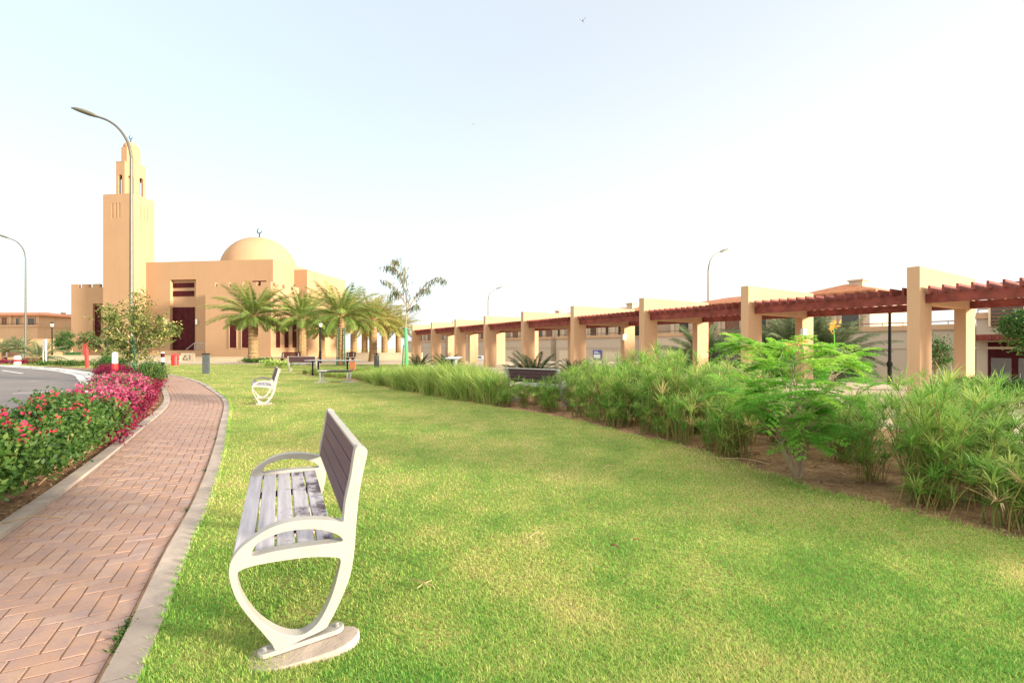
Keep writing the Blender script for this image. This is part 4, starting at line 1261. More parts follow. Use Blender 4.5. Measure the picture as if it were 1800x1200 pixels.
def villa(frame, x0, w, y, z, label, zs=3.95, ze=6.45, rh=1.05, wins=(), seed=0, garage=None, entry=None, mat='beige', chim=True, sb=2.6, depth=11, umat=None, frm=None, ux=(0.0, 1.0)):
    p = frame.w(x0, y)
    r = empty("villa", (p[0], p[1], z), frame.a, label, "house", "villas around the park")
    m = M[mat]; um = M[umat] if umat else m
    rnd = random.Random(seed)
    mb = MB(); mb.box(0, w, 0, depth, 0, zs - 0.28)
    gw = mb.build("wall", m, r)
    mb = MB(); mb.box(-0.05, w + 0.05, -0.05, -0.001, 2.55, 2.67); mb.build("string_course", m, gw)
    mb = MB(); mb.box(-0.10, w + 0.10, -0.12, depth + 0.1, zs - 0.278, zs - 0.12); mb.box(-0.02, w + 0.02, -0.03, 0.22, zs - 0.118, zs + 0.04)
    mb.build("parapet", M['ochre'], r)
    mb = MB(); mb.tube([(0.05, 0.06, zs + 0.22), (w - 0.05, 0.06, zs + 0.22)], 0.03, 6)
    for k in range(int(w / 1.0) + 1): mb.tube([(0.05 + k * (w - .1) / int(w / 1.0), 0.06, zs + 0.03), (0.05 + k * (w - .1) / int(w / 1.0), 0.06, zs + 0.22)], 0.02, 5)
    mb.build("balcony_rail", M['brown_panel'], r)
    u0, u1 = 0.3 + ux[0] * w, w * ux[1] - 0.3
    mb = MB(); mb.box(u0, u1, sb, depth - 0.3, zs - 0.119, ze)
    for k in range(int((u1 - u0) / 2.2) + 1):
        xx = u0 + k * (u1 - u0 - 0.4) / max(1, int((u1 - u0) / 2.2)); mb.box(xx, xx + 0.4, sb - 0.18, sb - 0.001, zs - 0.119, ze - 0.002)
    us = mb.build("upper_storey", um, r)
    mb = MB(); hip_roof(mb, u0, u1, sb, depth - 0.3, ze + 0.002, rh); rf = mb.build("roof", M['tile'], r)
    if chim:
        cx = u0 + (u1 - u0) * rnd.uniform(0.6, 0.85)
        mb = MB(); mb.box(cx - 0.44, cx + 0.44, sb + 1.6, sb + 2.6, ze + 0.3, ze + rh + .12); mb.box(cx - 0.52, cx + 0.52, sb + 1.5, sb + 2.7, ze + rh + 0.122, ze + rh + 0.24); mb.build("chimney", um, rf)
    n = max(2, int((u1 - u0) / 2.2))
    for k in range(n):
        xx = u0 + (k + 0.5) * (u1 - u0 - 0.4) / n + 0.2
        ww = rnd.choice([0.5, 0.7, 1.1]); g = rnd.random() < 0.6
        mb = MB(); mb.box(xx - ww / 2, xx + ww / 2, sb - 0.05, sb - 0.001, zs - 0.05, ze - 0.35); wn = mb.build("window", M['glass'] if g else M['brown_panel'], r)
        mb = MB()
        mb.box(xx - ww / 2 - 0.1, xx - ww / 2 - .001, sb - 0.09, sb - 0.001, zs - 0.05, ze - 0.25); mb.box(xx + ww / 2 + .001, xx + ww / 2 + 0.1, sb - 0.09, sb - 0.001, zs - 0.05, ze - 0.25); mb.box(xx - ww / 2, xx + ww / 2, sb - 0.09, sb - 0.001, ze - 0.349, ze - 0.25)
        mb.build("window_frame", M['brown_panel'] if not g else um, wn)
    if garage:
        for (a, b) in garage:
            mb = MB(); mb.box(a, b, -0.045, -0.001, 0.02, 2.3); gd = mb.build("garage_door", M['cream_wall'], r)
            mb = MB(); mb.box(a - 0.14, a - 0.002, -0.09, -0.001, 0, 2.44); mb.box(b + .002, b + 0.14, -0.09, -0.001, 0, 2.44); mb.box(a, b, -0.09, -0.001, 2.302, 2.44); mb.build("door_frame", m, gd)
    if entry:
        a, b = entry
        mb = MB(); mb.box(a - 0.5, b + 0.5, -1.4, -0.002, 3.0, 3.28)
        for k in range(int((b - a + 1) / 0.28)): mb.box(a - 0.48 + k * 0.28, a - 0.40 + k * 0.28, -1.55, -1.402, 3.04, 3.22)
        mb.build("canopy", M['timber'], r)
        mb = MB(); mb.box(a, b, -0.04, -0.001, 0.02, 2.9); dr = mb.build("door", M['door'], r)
        for k in range(2):
            c0 = a + 0.12 + k * (b - a) / 2; c1 = c0 + (b - a) / 2 - 0.24
            mb = MB(); mb.box(c0, c1, -0.06, -0.041, 0.15, 2.1); mb.build("door_pane", M['grey_dark'], dr)
        mb = MB(); mb.tube([(a + (b - a) / 2 + .2, -0.12, 1.0), (a + (b - a) / 2 + .2, -0.12, 1.35)], 0.02, 6); mb.build("handle", M['steel'], dr)
    return r
M['grey_dark'] = simple('grey_pane', (0.13, 0.115, 0.105), 0.3, 0, 0.1)

YV = 20.0
def pgx(px, y=YV): return PG.x_at(px, y)
vx = [(None, 1712, "pale villa behind the nearest pergola bays, tiled hip roof and box chimney above the slats", dict(seed=3, ze=6.5, rh=0.95, ux=(0.0, 0.5))),
      (1146, 1342, "villa behind the third pergola bay, plain pale lower wall under a balcony", dict(seed=5, garage=None)),
      (978, 1112, "villa with a blue and white board on its wall, seen through the pergola", dict(seed=8, garage=[(0.6, 3.4), (8.5, 11.0)])),
      (872, 968, "distant villa whose tiled roof shows above the sixth pergola frame", dict(seed=11, garage=[(2, 5)])),
      (788, 866, "far villa seen between two thin pergola columns, with a dark doorway", dict(seed=13, garage=[(2, 5)])),
      (716, 782, "farthest grey walled villa at the pergola's end beside the green staked tree", dict(seed=17))]
for (a, b, lab, kw) in vx:
    xb = pgx(b)
    if a is None:
        xa = pgx(1402, 22.6); kw['ux'] = (0.0, (pgx(1540, 22.6) - xa) / (xb - xa))
    else:
        xa = pgx(a)
    villa(PG, xa, xb - xa, YV, -1.25, lab, **kw)
xa = pgx(1716, 17.5); xb = pgx(2050, 17.5)
villa(PG, xa, xb - xa, 17.5, -1.25, "villa at the right edge with a dark red canopy over its glazed double door", seed=21, entry=(0.45, 2.4), zs=4.4, ze=5.3, rh=0.45, umat='cream_wall', chim=False)
# louvred bay of the right-hand villa and the board on the third villa
def louvre():
    p = PG.w(pgx(1742, 17.3), 17.3)
    r = empty("louvred_screen", (p[0], p[1], -1.25), PG.a, "dark louvred window screen above the red canopy", "screen")
    a = pgx(1800, 17.3) - pgx(1742, 17.3)
    mb = MB(); mb.box(0, a, 0.0, 0.04, 3.75, 5.9); mb.build("backing", M['glass'], r)
    mb = MB()
    for k in range(12): mb.box(0, a, -0.06, -0.001, 3.8 + k * 0.175, 3.88 + k * 0.175)
    mb.build("louvre", M['brown_panel'], r)
    mb = MB(); mb.box(-0.08, -0.001, -0.1, 0.15, 3.7, 5.95); mb.box(a + .001, a + 0.08, -0.1, 0.15, 3.7, 5.95); mb.build("frame", M['cream_wall'], r)
louvre()
def wall_board():
    xx = pgx(1042, YV - 0.1); p = PG.w(xx, YV - 0.1); wd = pgx(1057, YV - 0.1) - xx; Y = p[1]
    z1, z0 = up(0, 615, Y)[2], up(0, 631, Y)[2]
    r = empty("advert_board", (p[0], p[1], 0), PG.a, "blue and white board fixed to a villa wall, seen through the pergola", "board")
    mb = MB(); mb.box(0, wd, 0, 0.06, z0, z1); mb.build("panel", M['blue'], r)
    mb = MB(); mb.box(wd * .12, wd * .88, -0.02, -0.001, z0 + (z1 - z0) * .12, z0 + (z1 - z0) * .52); mb.build("white_field", M['white'], r)
    mb = MB()
    for k, (a, b) in enumerate(((.15, .8), (.2, .6))): mb.box(wd * a, wd * b, -0.015, -0.001, z0 + (z1 - z0) * (.62 + .16 * k), z0 + (z1 - z0) * (.70 + .16 * k))
    mb.build("printed_line", M['white'], r)
wall_board()
# villas at the far left, behind the boundary wall
LF = Frame(up(0, HY, 74)[0], 74, R(-4))
villa(LF, LF.x_at(-160, 0), LF.x_at(66, 0) - LF.x_at(-160, 0), 0, -0.06, "flat orange villa with a low hipped roof behind the left boundary wall", zs=4.9, ze=6.35, rh=0.95, seed=31, mat='ochre', chim=False, sb=0.6)
LG = Frame(up(68, HY, 82)[0], 82, R(-4))
v_ = villa(LG, 0, 9.0, 0, -0.06, "orange villa with roof boxes and vents between the lamp and the mosque wing", zs=6.0, ze=6.15, rh=0.25, seed=33, mat='ochre', chim=False, sb=0.6)
for k, (xx, hh, ww) in enumerate(((0.9, 1.0, 1.0), (2.1, 1.2, .25), (3.0, .9, .3), (4.1, .7, .5), (5.0, 1.0, .2), (6.3, 1.1, .25), (7.1, .8, .4))):
    mb = MB(); mb.box(xx - ww / 2, xx + ww / 2, 2.0, 2.6, 6.3, 6.3 + hh); mb.box(xx - ww / 2 - .08, xx + ww / 2 + .08, 1.92, 2.68, 6.302 + hh, 6.4 + hh); mb.build("roof_vent", M['brown_panel'] if k % 3 else M['tile'], v_)

def car(p, ang, body, label, h=1.5):
    r = empty("parked_car", p, ang, label, "car", "cars parked on the villa street")
    L, W = 4.4, 1.78
    prof = [(0.0, 0.38), (0.02, 0.75), (0.25, 0.86), (1.1, 0.95), (1.75, h - 0.05), (2.2, h), (3.2, h - 0.02), (3.95, 0.98), (4.33, 0.92), (4.4, 0.6), (4.36, 0.36), (3.75, 0.30), (0.65, 0.30)]
    mb = MB(); n = len(prof)
    for y0, y1 in ((0.0, W),):
        V = [(x, y0 + (0.14 if z > 1.0 else 0), z) for x, z in prof] + [(x, y1 - (0.14 if z > 1.0 else 0), z) for x, z in prof]
        mb.add(V, [list(range(n)), list(range(n, 2 * n))[::-1]] + [[i, n + i, n + (i + 1) % n, (i + 1) % n] for i in range(n)])
    bevel(mb.build("body", body, r), 0.05, 2)
    for y in (-0.003, W - 0.017):
        mb = MB(); V = []
        q = [(1.32, 0.98), (1.84, h - 0.12), (3.1, h - 0.12), (3.72, 1.0)]
        off = 0.06 if y < 0 else -0.06
        for yy in (y, y + 0.02): V += [(x, yy + (0.10 if z > 1.1 else 0.02) * (1 if y < 0 else -1) + 0.0, z) for x, z in q]
        mb.add(V, np.array([[0, 1, 2, 3], [7, 6, 5, 4], [0, 4, 5, 1], [1, 5, 6, 2], [2, 6, 7, 3], [3, 7, 4, 0]])); mb.build("side_window", M['glass'], r)
    for x in (0.85, 3.45):
        for y in (-0.02, W - 0.2):
            mb = MB(); mb.tube([(x, y, 0.32), (x, y + 0.22, 0.32)], 0.32, 18); wh = mb.build("wheel", M['rubber'], r)
            mb = MB(); yy = y - 0.012 if y < 0 else y + 0.222; mb.tube([(x, yy, 0.32), (x, yy + 0.01, 0.32)], 0.19, 14); mb.build("rim", M['steel'], wh)
    for y in (0.12, W - 0.42):
        mb = MB(); mb.box(-0.03, 0.02, y, y + 0.3, 0.62, 0.76); mb.build("headlight", M['frost'], r)
xx = pgx(826, 14.0); p = PG.w(xx, 14.0); car((p[0], p[1], -1.24), PG.a, M['car_white'], "small white car seen in the gap between two far pergola columns")
xx = pgx(1176, 15.6); p = PG.w(xx, 15.6); car((p[0], p[1], -1.24), PG.a, M['car_black'], "black car on the street behind the sedges, under the palm fronds", 1.75)

# ------------------------------------------------------------------ plants
def unit(a): return a / (np.linalg.norm(a, axis=1, keepdims=True) + 1e-9)

def rand_dirs(rg, n, up_bias=0.0):
    d = rg.normal(size=(n, 3)); d = unit(d); d[:, 2] += up_bias
    return unit(d)

def leaf_cloud(mb, rg, C, per, spread, L, W, up_bias=0.3, tint=(0.2, 0.8), flat=0.0):
    """Clusters of leaves: per leaves round each centre in C."""
    n = len(C) * per
    base = np.repeat(C, per, 0) + rg.normal(size=(n, 3)) * spread
    D = rand_dirs(rg, n, up_bias); D[:, 2] *= (1 - flat); D = unit(D)
    U = unit(np.cross(D, rand_dirs(rg, n)))
    ct = np.repeat(rg.uniform(0, 1, len(C)), per)
    t = np.clip(tint[0] + (tint[1] - tint[0]) * (0.55 * ct + 0.45 * rg.uniform(0, 1, n)), 0, 1)
    mb.leaves(base, D, U, rg.uniform(0.6, 1.3, n) * L, rg.uniform(0.7, 1.2, n) * W, t)

def lump_points(rg, n, rad, zc, shell=0.55, lobes=7, squash=1.0, floor=0.05):
    """Points through a lobed volume, denser towards its outside, with hollows."""
    ld = rand_dirs(rg, lobes, 0.25); lr = rg.uniform(0.45, 0.62, lobes)
    out = []
    while len(out) < n:
        k = rg.integers(lobes)
        c = ld[k] * rad * (1 - lr[k]) * np.array([1, 1, squash])
        d = rand_dirs(rg, 1)[0]
        p = c + d * lr[k] * rad * (shell + (1 - shell) * rg.random() ** 0.5) * np.array([1, 1, squash])
        p[2] += zc
        if p[2] > floor: out.append(p)
    return np.array(out)

def shrub_mesh(seed, rad, h, mat, leafL, leafW, n, per, flower=None, nf=0, fsize=0.05, ftop=0.3, twig=True, name="shrub"):
    rg = np.random.default_rng(seed)
    r = empty(name, (0, 0, 0))
    C = lump_points(rg, n, rad, h * 0.52, 0.5, 8, h / (2 * rad))
    mb = MB(); leaf_cloud(mb, rg, C, per, 0.06, leafL, leafW, 0.35, (0.0, 1.0))
    mb.build("foliage", mat, r)
    if twig:
        mb = MB()
        for k in range(14):
            p = C[rg.integers(len(C))]
            b = np.array([p[0] * 0.25, p[1] * 0.25, -0.02]); m_ = (b + p) / 2 + rg.normal(size=3) * 0.04
            mb.tube(spline([b, m_, p], 3), [0.012, 0.011, 0.010, 0.008, 0.007, 0.006, 0.004], 5)
        mb.build("twig", M['bark'], r)
    if flower is not None:
        mb = MB()
        top = C[C[:, 2] > np.quantile(C[:, 2], ftop)]
        F_ = top[rg.integers(len(top), size=nf)] + rg.normal(size=(nf, 3)) * 0.03 + np.array([0, 0, 0.04])
        leaf_cloud(mb, rg, F_, 7, fsize * 0.5, fsize, fsize * 0.8, 0.3, (0.0, 1.0))
        mb.build("blossom", flower, r)
    return r

def put(o, x, y, z=0.0, rz=0.0, s=1.0, label=None, cat=None, group=None):
    o.location = (x, y, z); o.rotation_euler = (0, 0, rz); o.scale = (s, s, s) if np.isscalar(s) else s
    if label: tag(o, label, cat, group)

def scatter(protos, spots, label, cat, group, rnd):
    """First use moves the prototypes themselves, then copies."""
    used = 0
    for k, (x, y, s) in enumerate(spots):
        o = protos[k] if k < len(protos) else copy_tree(protos[rnd.randrange(len(protos))])
        put(o, x, y, 0, rnd.uniform(0, 6.28), s, label, cat, group)

rnd = random.Random(5)
def along(C, y):
    i = int(np.argmin(np.abs(C[:, 1] - y))); return C[i]
def bed(y, f):
    """A spot in the left bed: f = 0 at the path kerb, 1 at the road kerb."""
    a = along(P_out_l, y); d = P_out_l[min(int(np.argmin(np.abs(P_out_l[:, 1] - y))) + 1, len(P_out_l) - 1)] - a
    n = np.array([-d[1], d[0]]); n /= np.linalg.norm(n)
    b = None
    best = 1e9
    for q in ROAD_OUT:
        v = q - a; al = abs(v @ np.array([n[1], -n[0]]))
        if al < best and v @ n > 0: best = al; b = q
    wd = (b - a) @ n
    return a + n * wd * f
G1 = "green shrubs with scattered red flowers beside the road"
protos = [shrub_mesh(40 + k, 0.52, 0.78, M['shrub'], 0.056, 0.034, 270, 15, M['redflower'], 13, 0.04, 0.84) for k in range(3)]
spots = []
for y in np.arange(2.6, 7.2, 0.55):
    for f in (0.52, 0.84):
        q = bed(y + rnd.uniform(-.15, .15), f + rnd.uniform(-0.06, 0.06)); spots.append((q[0], q[1], rnd.uniform(0.85, 1.1) * (1.0 if f > .5 else 0.9)))
scatter(protos, spots, "dense green shrub with a few red flowers in the bed between road and path", "shrub", G1, rnd)
G2 = "pink flowering shrubs beside the path"
protos = [shrub_mesh(60 + k, 0.46, 0.60, (M['purple'], M['shrub'], M['purple'])[k], 0.05, 0.036, 230, 11, M['pink'], 150, 0.055, 0.42, name="flowering_shrub") for k in range(3)]
spots = []
for y in np.arange(7.3, 14.2, 0.62):
    for f in (0.56, 0.84):
        q = bed(y + rnd.uniform(-.2, .2), f + rnd.uniform(-0.08, 0.08)); spots.append((q[0], q[1], rnd.uniform(0.85, 1.15)))
scatter(protos, spots, "low shrub covered in bright pink blossom in the bed between road and path", "shrub", G2, rnd)
G3 = "dark red ground plants"
protos = [shrub_mesh(70 + k, 0.36, 0.34, M['purple'], 0.05, 0.035, 120, 12, twig=False, name="ground_plant") for k in range(2)]
spots = []
for y in np.arange(6.6, 15.0, 0.55):
    q = bed(y, 0.30 + rnd.uniform(0, 0.08)); spots.append((q[0], q[1], rnd.uniform(0.7, 1.05)))
for y in np.arange(15.0, 25.0, 0.7):
    for f in (0.2, 0.5, 0.8):
        q = bed(y + rnd.uniform(-.2, .2), f + rnd.uniform(-0.1, 0.1)); spots.append((q[0], q[1], rnd.uniform(0.9, 1.4)))
scatter(protos, spots, "low plant with dark wine red leaves at the edge of the flower bed", "plant", G3, rnd)
G4 = "round green bushes by the lamp"
protos = [shrub_mesh(80 + k, 0.5, 0.9, M['shrub'], 0.06, 0.03, 240, 12) for k in range(2)]
spots = [(*bed(15.4, 0.2), 0.98), (*bed(16.5, 0.16), 0.95), (*bed(18.3, 0.2), 0.9)]
scatter(protos, spots, "rounded green bush at the path kerb, behind the pink blossom", "shrub", G4, rnd)
protos = [shrub_mesh(85, 0.75, 1.05, M['darktree'], 0.075, 0.04, 260, 11)]
spots = [(up(186, HY, 27)[0], 27, 1.0), (up(205, HY, 26)[0], 26.3, 0.9), (up(170, HY, 28)[0], 28.6, .8)]
scatter(protos, spots, "dark green bush behind the red banded post at the lamp", "shrub", "dark bushes behind the red leaved plants", rnd)

# low clipped hedges in front of the mosque and beyond the road
def hedge(px0, px1, Z, h, d, mat, label, seed, z=0):
    rg = np.random.default_rng(seed)
    x0, x1 = up(px0, HY, Z)[0], up(px1, HY, Z)[0]
    n = int((x1 - x0) * d * 55)
    C = np.stack([rg.uniform(x0, x1, n), Z + rg.uniform(0, d, n), h * rg.uniform(0.08, 1, n) ** 0.6 * (1 + 0.1 * np.sin(rg.uniform(0, 6, n)))], 1)
    C -= np.array([x0, Z, 0])
    mb = MB(); leaf_cloud(mb, rg, C, 9, 0.08, 0.13, 0.06, 0.4, (0.1, 0.95))
    o = mb.build("hedge", mat, None, False, (x0, Z, z)); tag(o, label, "hedge"); return o
hedge(453, 512, 31.5, 0.42, 1.5, M['tuft'], "bright green low hedge left of the dark bench at the lawn's end", 1)
hedge(418, 462, 42.8, 0.30, 2.5, M['darktree'], "dark low planting round the foot of the mosque's first palm", 2, -0.04)
hedge(48, 155, 36.2, 0.26, 1.0, M['shrub'], "low green hedge along the far side of the road", 3)
hedge(-80, 52, 39.6, 0.22, 0.8, M['purple'], "dark red low hedge along the road before the boundary wall", 4)

# date palms
def palm_proto(seed, trunk_h, frond_l, n, mat, tr=0.26):
    rg = np.random.default_rng(seed)
    r = empty("date_palm", (0, 0, 0))
    mb = MB(); prof = []
    nz = 22
    for i in range(nz + 1):
        z = trunk_h * i / nz
        prof.append((tr * (1.25 - 0.3 * min(1, i / 5) + (0.09 if i % 2 else 0)) * (1.12 if i > nz - 4 else 1), z))
    prof[0] = (prof[0][0], -0.3)
    mb.lathe(prof, 12); mb.build("trunk", M['palm_trunk'], r)
    mb = MB()
    for k in range(n):
        az = k * 2.39996 + rg.normal() * 0.15
        q = (k + 0.5) / n
        el = R(84) - q ** 0.9 * R(84) + rg.normal() * 0.08
        Ln = frond_l * rg.uniform(0.85, 1.08) * (0.8 + 0.2 * math.sin(math.pi * q))
        droop = 0.68 + 0.5 * q
        m = 10
        P = [np.array([0.10 * math.cos(az), 0.10 * math.sin(az), trunk_h - 0.1 - 0.2 * q])]
        e = el
        for i in range(m):
            e -= droop / m * (0.5 + i / m)
            P.append(P[-1] + np.array([math.cos(az) * math.cos(e), math.sin(az) * math.cos(e), math.sin(e)]) * Ln / m)
        P = np.array(P)
        mb.tube(P, [0.035 * (1 - 0.85 * i / m) for i in range(m + 1)], 4, rg.uniform(0.6, 1.0), cap=False)
        nl = 38
        s = np.linspace(0.16, 0.99, nl)
        idx = s * m; i0 = np.minimum(idx.astype(int), m - 1); fr = (idx - i0)[:, None]
        B = P[i0] * (1 - fr) + P[i0 + 1] * fr; T = unit(P[i0 + 1] - P[i0])
        side = np.array([-math.sin(az), math.cos(az), 0.0]); upv = unit(np.cross(T, np.tile(side, (nl, 1)))) * -1
        ll = frond_l * 0.17 * np.sin(np.pi * np.clip(s * 0.92 + 0.06, 0, 1)) ** 0.6 + 0.05
        ft = rg.uniform(0.0, 0.7) * (0.6 + 0.4 * (1 - q))
        for sg in (-1, 1):
            D = unit(T * 0.75 + sg * side * 0.75 + upv * (0.35 + rg.normal(size=(nl, 1)) * 0.12) + np.array([0, 0, -0.12]))
            U = unit(np.cross(D, upv + 0.01))
            mb.leaves(B, D, U, ll * rg.uniform(0.85, 1.15, nl), np.full(nl, frond_l * 0.012 + 0.018), np.clip(ft + rg.uniform(0, 0.3, nl), 0, 1))
    mb.build("crown", mat, r)
    return r
GP = "date palms round the mosque"
def place_palm(o, px, Z, s, rz, label, z=-0.05, group=GP):
    put(o, up(px, HY, Z)[0], Z, z, rz, s, label, "palm", group)
pa = palm_proto(1, 4.5, 4.2, 54, M['palm'], 0.42)
pb = palm_proto(2, 4.5, 4.1, 50, M['palm_gold'], 0.40)
place_palm(pa, 445, 44, 1.0, 0.2, "thick trunked date palm standing alone in front of the mosque's slim windows")
def palm_copy(src, px, Z, s, rz, label, z=-0.05, group=GP):
    o = copy_tree(src); place_palm(o, px, Z, s, rz, label, z, group); return o
palm_copy(pa, 531, 45, 0.94, 1.4, "date palm at the corner of the mosque's front block, second from the left")
place_palm(pb, 656, 47, 0.95, 0.9, "golden date palm with a thick pale trunk behind the dark round bin")
palm_copy(pb, 622, 56, 1.0, 2.2, "golden palm half hidden between the tall staked palm and the thick trunked one")
palm_copy(pb, 676, 60, 0.98, 3.4, "golden palm left of the green staked tree, trunk in shadow")
palm_copy(pb, 641, 72, 1.1, 4.4, "farthest golden palm, only its crown showing above the others")
palm_copy(pb, 700, 70, 0.95, 5.1, "low golden palm crown touching the green staked tree")
palm_copy(pa, 566, 60, 0.85, 3.0, "small date palm against the mosque's long sunlit wing")
# slimmer, taller staked palm
pc = palm_proto(3, 4.0, 3.7, 42, M['palm'], 0.24)
place_palm(pc, 600, 36.5, 1.0, 0.6, "tall slender staked palm behind the picnic table, its fronds upright", 0.0)
for k, (px, ln) in enumerate(((592, 0.02), (606, -0.02))):
    x, Z = up(px, HY, 36.2)[0], 36.2
    mb = MB(); mb.tube([(0, 0, -0.05), (ln * 2, 0.1, 2.9)], 0.055, 8)
    o = mb.build("palm_stake", M['dark_green'], None, False, (x, Z, 0)); tag(o, "green support stake on the %s of the slender palm's trunk" % ("shaded left" if k == 0 else "sunny right"), "stake")
# young palms on the far left, and bluish palms behind the pergola
pd = palm_proto(4, 0.7, 2.5, 30, M['palm_blue'], 0.22)
place_palm(pd, 69, 42.5, 0.85, 0.3, "young short trunked palm beside the white notice sign", -0.05, "young palms at the boundary wall")
palm_copy(pd, 8, 55.5, 0.9, 1.3, "young palm at the left edge, in front of the boundary wall", 0.6, "young palms at the boundary wall")
palm_copy(pd, 35, 57, 0.75, 2.1, "low drooping palm beside the lamp, at the boundary wall", 0.9, "young palms at the boundary wall")
pe = palm_proto(6, 1.8, 3.0, 60, M['palm_blue'], 0.24)
for k, (px, y, s, z, lab) in enumerate(((1392, 9.2, 1.15, -0.9, "bluish palm filling the gap of the second pergola frame"), (1452, 10.5, 1.05, -1.1, "bluish palm showing right of the second frame's far leg"),
                          (1236, 9.8, 1.0, -1.0, "bluish palm with arching fronds behind the third frame's far leg"), (1352, 13.0, 1.0, -1.2, "bluish palm close behind the second frame's near leg"))):
    p = PG.w(pgx(px, y), y)
    o = pe if k == 0 else copy_tree(pe); put(o, p[0], p[1], z, rnd.uniform(0, 6), s, lab, "palm", "bluish palms behind the pergola")

# cycads
def cycad(seed, L, n):
    rg = np.random.default_rng(seed)
    r = empty("cycad", (0, 0, 0))
    mb = MB(); mb.lathe([(0.14, -0.05), (0.17, 0.1), (0.13, 0.28)], 10); mb.build("trunk", M['bark'], r)
    mb = MB()
    for k in range(n):
        az = k * 2.39996 + rg.normal() * 0.1; q = (k + .5) / n; e = R(78) - q * R(66); m = 8
        P = [np.array([0, 0, 0.26])]
        for i in range(m):
            e -= 0.75 / m * (0.4 + i / m * 1.3)
            P.append(P[-1] + np.array([math.cos(az) * math.cos(e), math.sin(az) * math.cos(e), math.sin(e)]) * L / m)
        P = np.array(P); nl = 26; s = np.linspace(0.12, 0.99, nl); idx = s * m; i0 = np.minimum(idx.astype(int), m - 1); fr = (idx - i0)[:, None]
        B = P[i0] * (1 - fr) + P[i0 + 1] * fr; T = unit(P[i0 + 1] - P[i0]); side = np.array([-math.sin(az), math.cos(az), 0.0])
        upv = unit(np.cross(np.tile(side, (nl, 1)), T))
        for sg in (-1, 1):
            D = unit(T * 0.55 + sg * side * 0.8 + upv * 0.35); U = unit(np.cross(D, upv))
            mb.leaves(B, D, U, L * 0.17 * np.sin(np.pi * np.clip(s * .9 + .08, 0, 1)) ** .5, np.full(nl, 0.032), np.clip(rg.uniform(0, .6) + rg.uniform(0, .3, nl), 0, 1))
        mb.tube(P, 0.008, 3, 0.9, cap=False)
    mb.build("crown", M['cycad'], r); return r
c0 = cycad(1, 1.05, 34)
GC = "dark cycads behind the bed"
for k, (px, Z, s, z, lab) in enumerate(((736, 24.5, 0.95, 0, "dark cycad just right of the green staked tree"), (784, 23.5, 1.0, 0, "dark cycad left of the tilted reading board"),
                                 (937, 15.0, 1.1, 0.05, "spreading dark cycad behind the bench backrest"), (1008, 17.5, 0.8, 0.1, "small round dark cycad right of the sixth bench frame, by a garage door"), (902, 21, 0.6, 0.0, "tiny dark cycad at a pergola column behind the bench"))):
    o = c0 if k == 0 else copy_tree(c0); put(o, up(px, HY, Z)[0], Z, z, k * 1.3, s, lab, "cycad", GC)

# weeping sapling with its green wrapped trunk
def weeping_tree():
    rg = np.random.default_rng(12)
    x, Z = gp(714, 668)
    r = empty("weeping_tree", (x, Z, 0), 0, "slim young tree with drooping leaves and a bright green wrapped trunk", "tree")
    k = Z / F
    def q(px, py, dy=0.0): return np.array([(px - 714) * k, dy, EYE + (HY - py) * k])
    mb = MB(); mb.tube([q(714, 668), q(714.5, 640), q(714, 610), q(713, 577)], [0.085, 0.08, 0.075, 0.06], 10); mb.build("trunk_wrap", M['green_paint'], r)
    br = [[q(713, 577), q(714, 560), q(715, 545)],
          [q(715, 548), q(714, 525, .1), q(708, 500, .15), q(700, 478, .1), q(688, 464, 0)],
          [q(714, 535), q(702, 515, -.2), q(690, 500, -.3), q(678, 494, -.35)],
          [q(708, 500), q(712, 482, -.15), q(712, 470, -.2)],
          [q(715, 545), q(726, 528, .1), q(738, 510, .2), q(752, 495, .2), q(770, 487, .1), q(782, 492, .1)],
          [q(738, 510), q(748, 510, -.2), q(757, 508, -.3)],
          [q(700, 478), q(686, 468, .3), q(673, 466, .3)],
          [q(688, 464), q(694, 458, .1), q(699, 456, .1)],
          [q(715, 548), q(728, 540, -.2), q(734, 536, -.2)],
          [q(702, 515), q(694, 512, .2), q(683, 522, .2)]]
    mb = MB()
    for b in br:
        P = spline(b, 4); mb.tube(P, [0.035 * (1 - 0.75 * i / len(P)) for i in range(len(P))], 6)
    mb.build("branch", M['pale_bark'], r)
    mb = MB(); B = []
    for b in br[1:]:
        P = spline(b, 10); B.append(P[len(P) // 4:])
    B = np.concatenate(B)
    n = 850
    base = B[rg.integers(len(B), size=n)] + rg.normal(size=(n, 3)) * np.array([0.09, 0.16, 0.05])
    D = np.stack([rg.normal(size=n) * 0.2, rg.normal(size=n) * 0.2, -np.abs(rg.normal(0.9, 0.3, n))], 1); D = unit(D)
    U = unit(np.cross(D, rand_dirs(rg, n)))
    mb.leaves(base, D, U, rg.uniform(0.16, 0.34, n), rg.uniform(0.022, 0.036, n), np.clip(rg.beta(1.3, 1.6, n), 0, 1))
    mb.build("foliage", M['weeping'], r)
    x2, Z2 = gp(706, 664)
    stake(706, 664, 1.5, 0.06, M['dark_green'], "dark thin stake leaning against the green wrapped tree", 0.03)
weeping_tree()

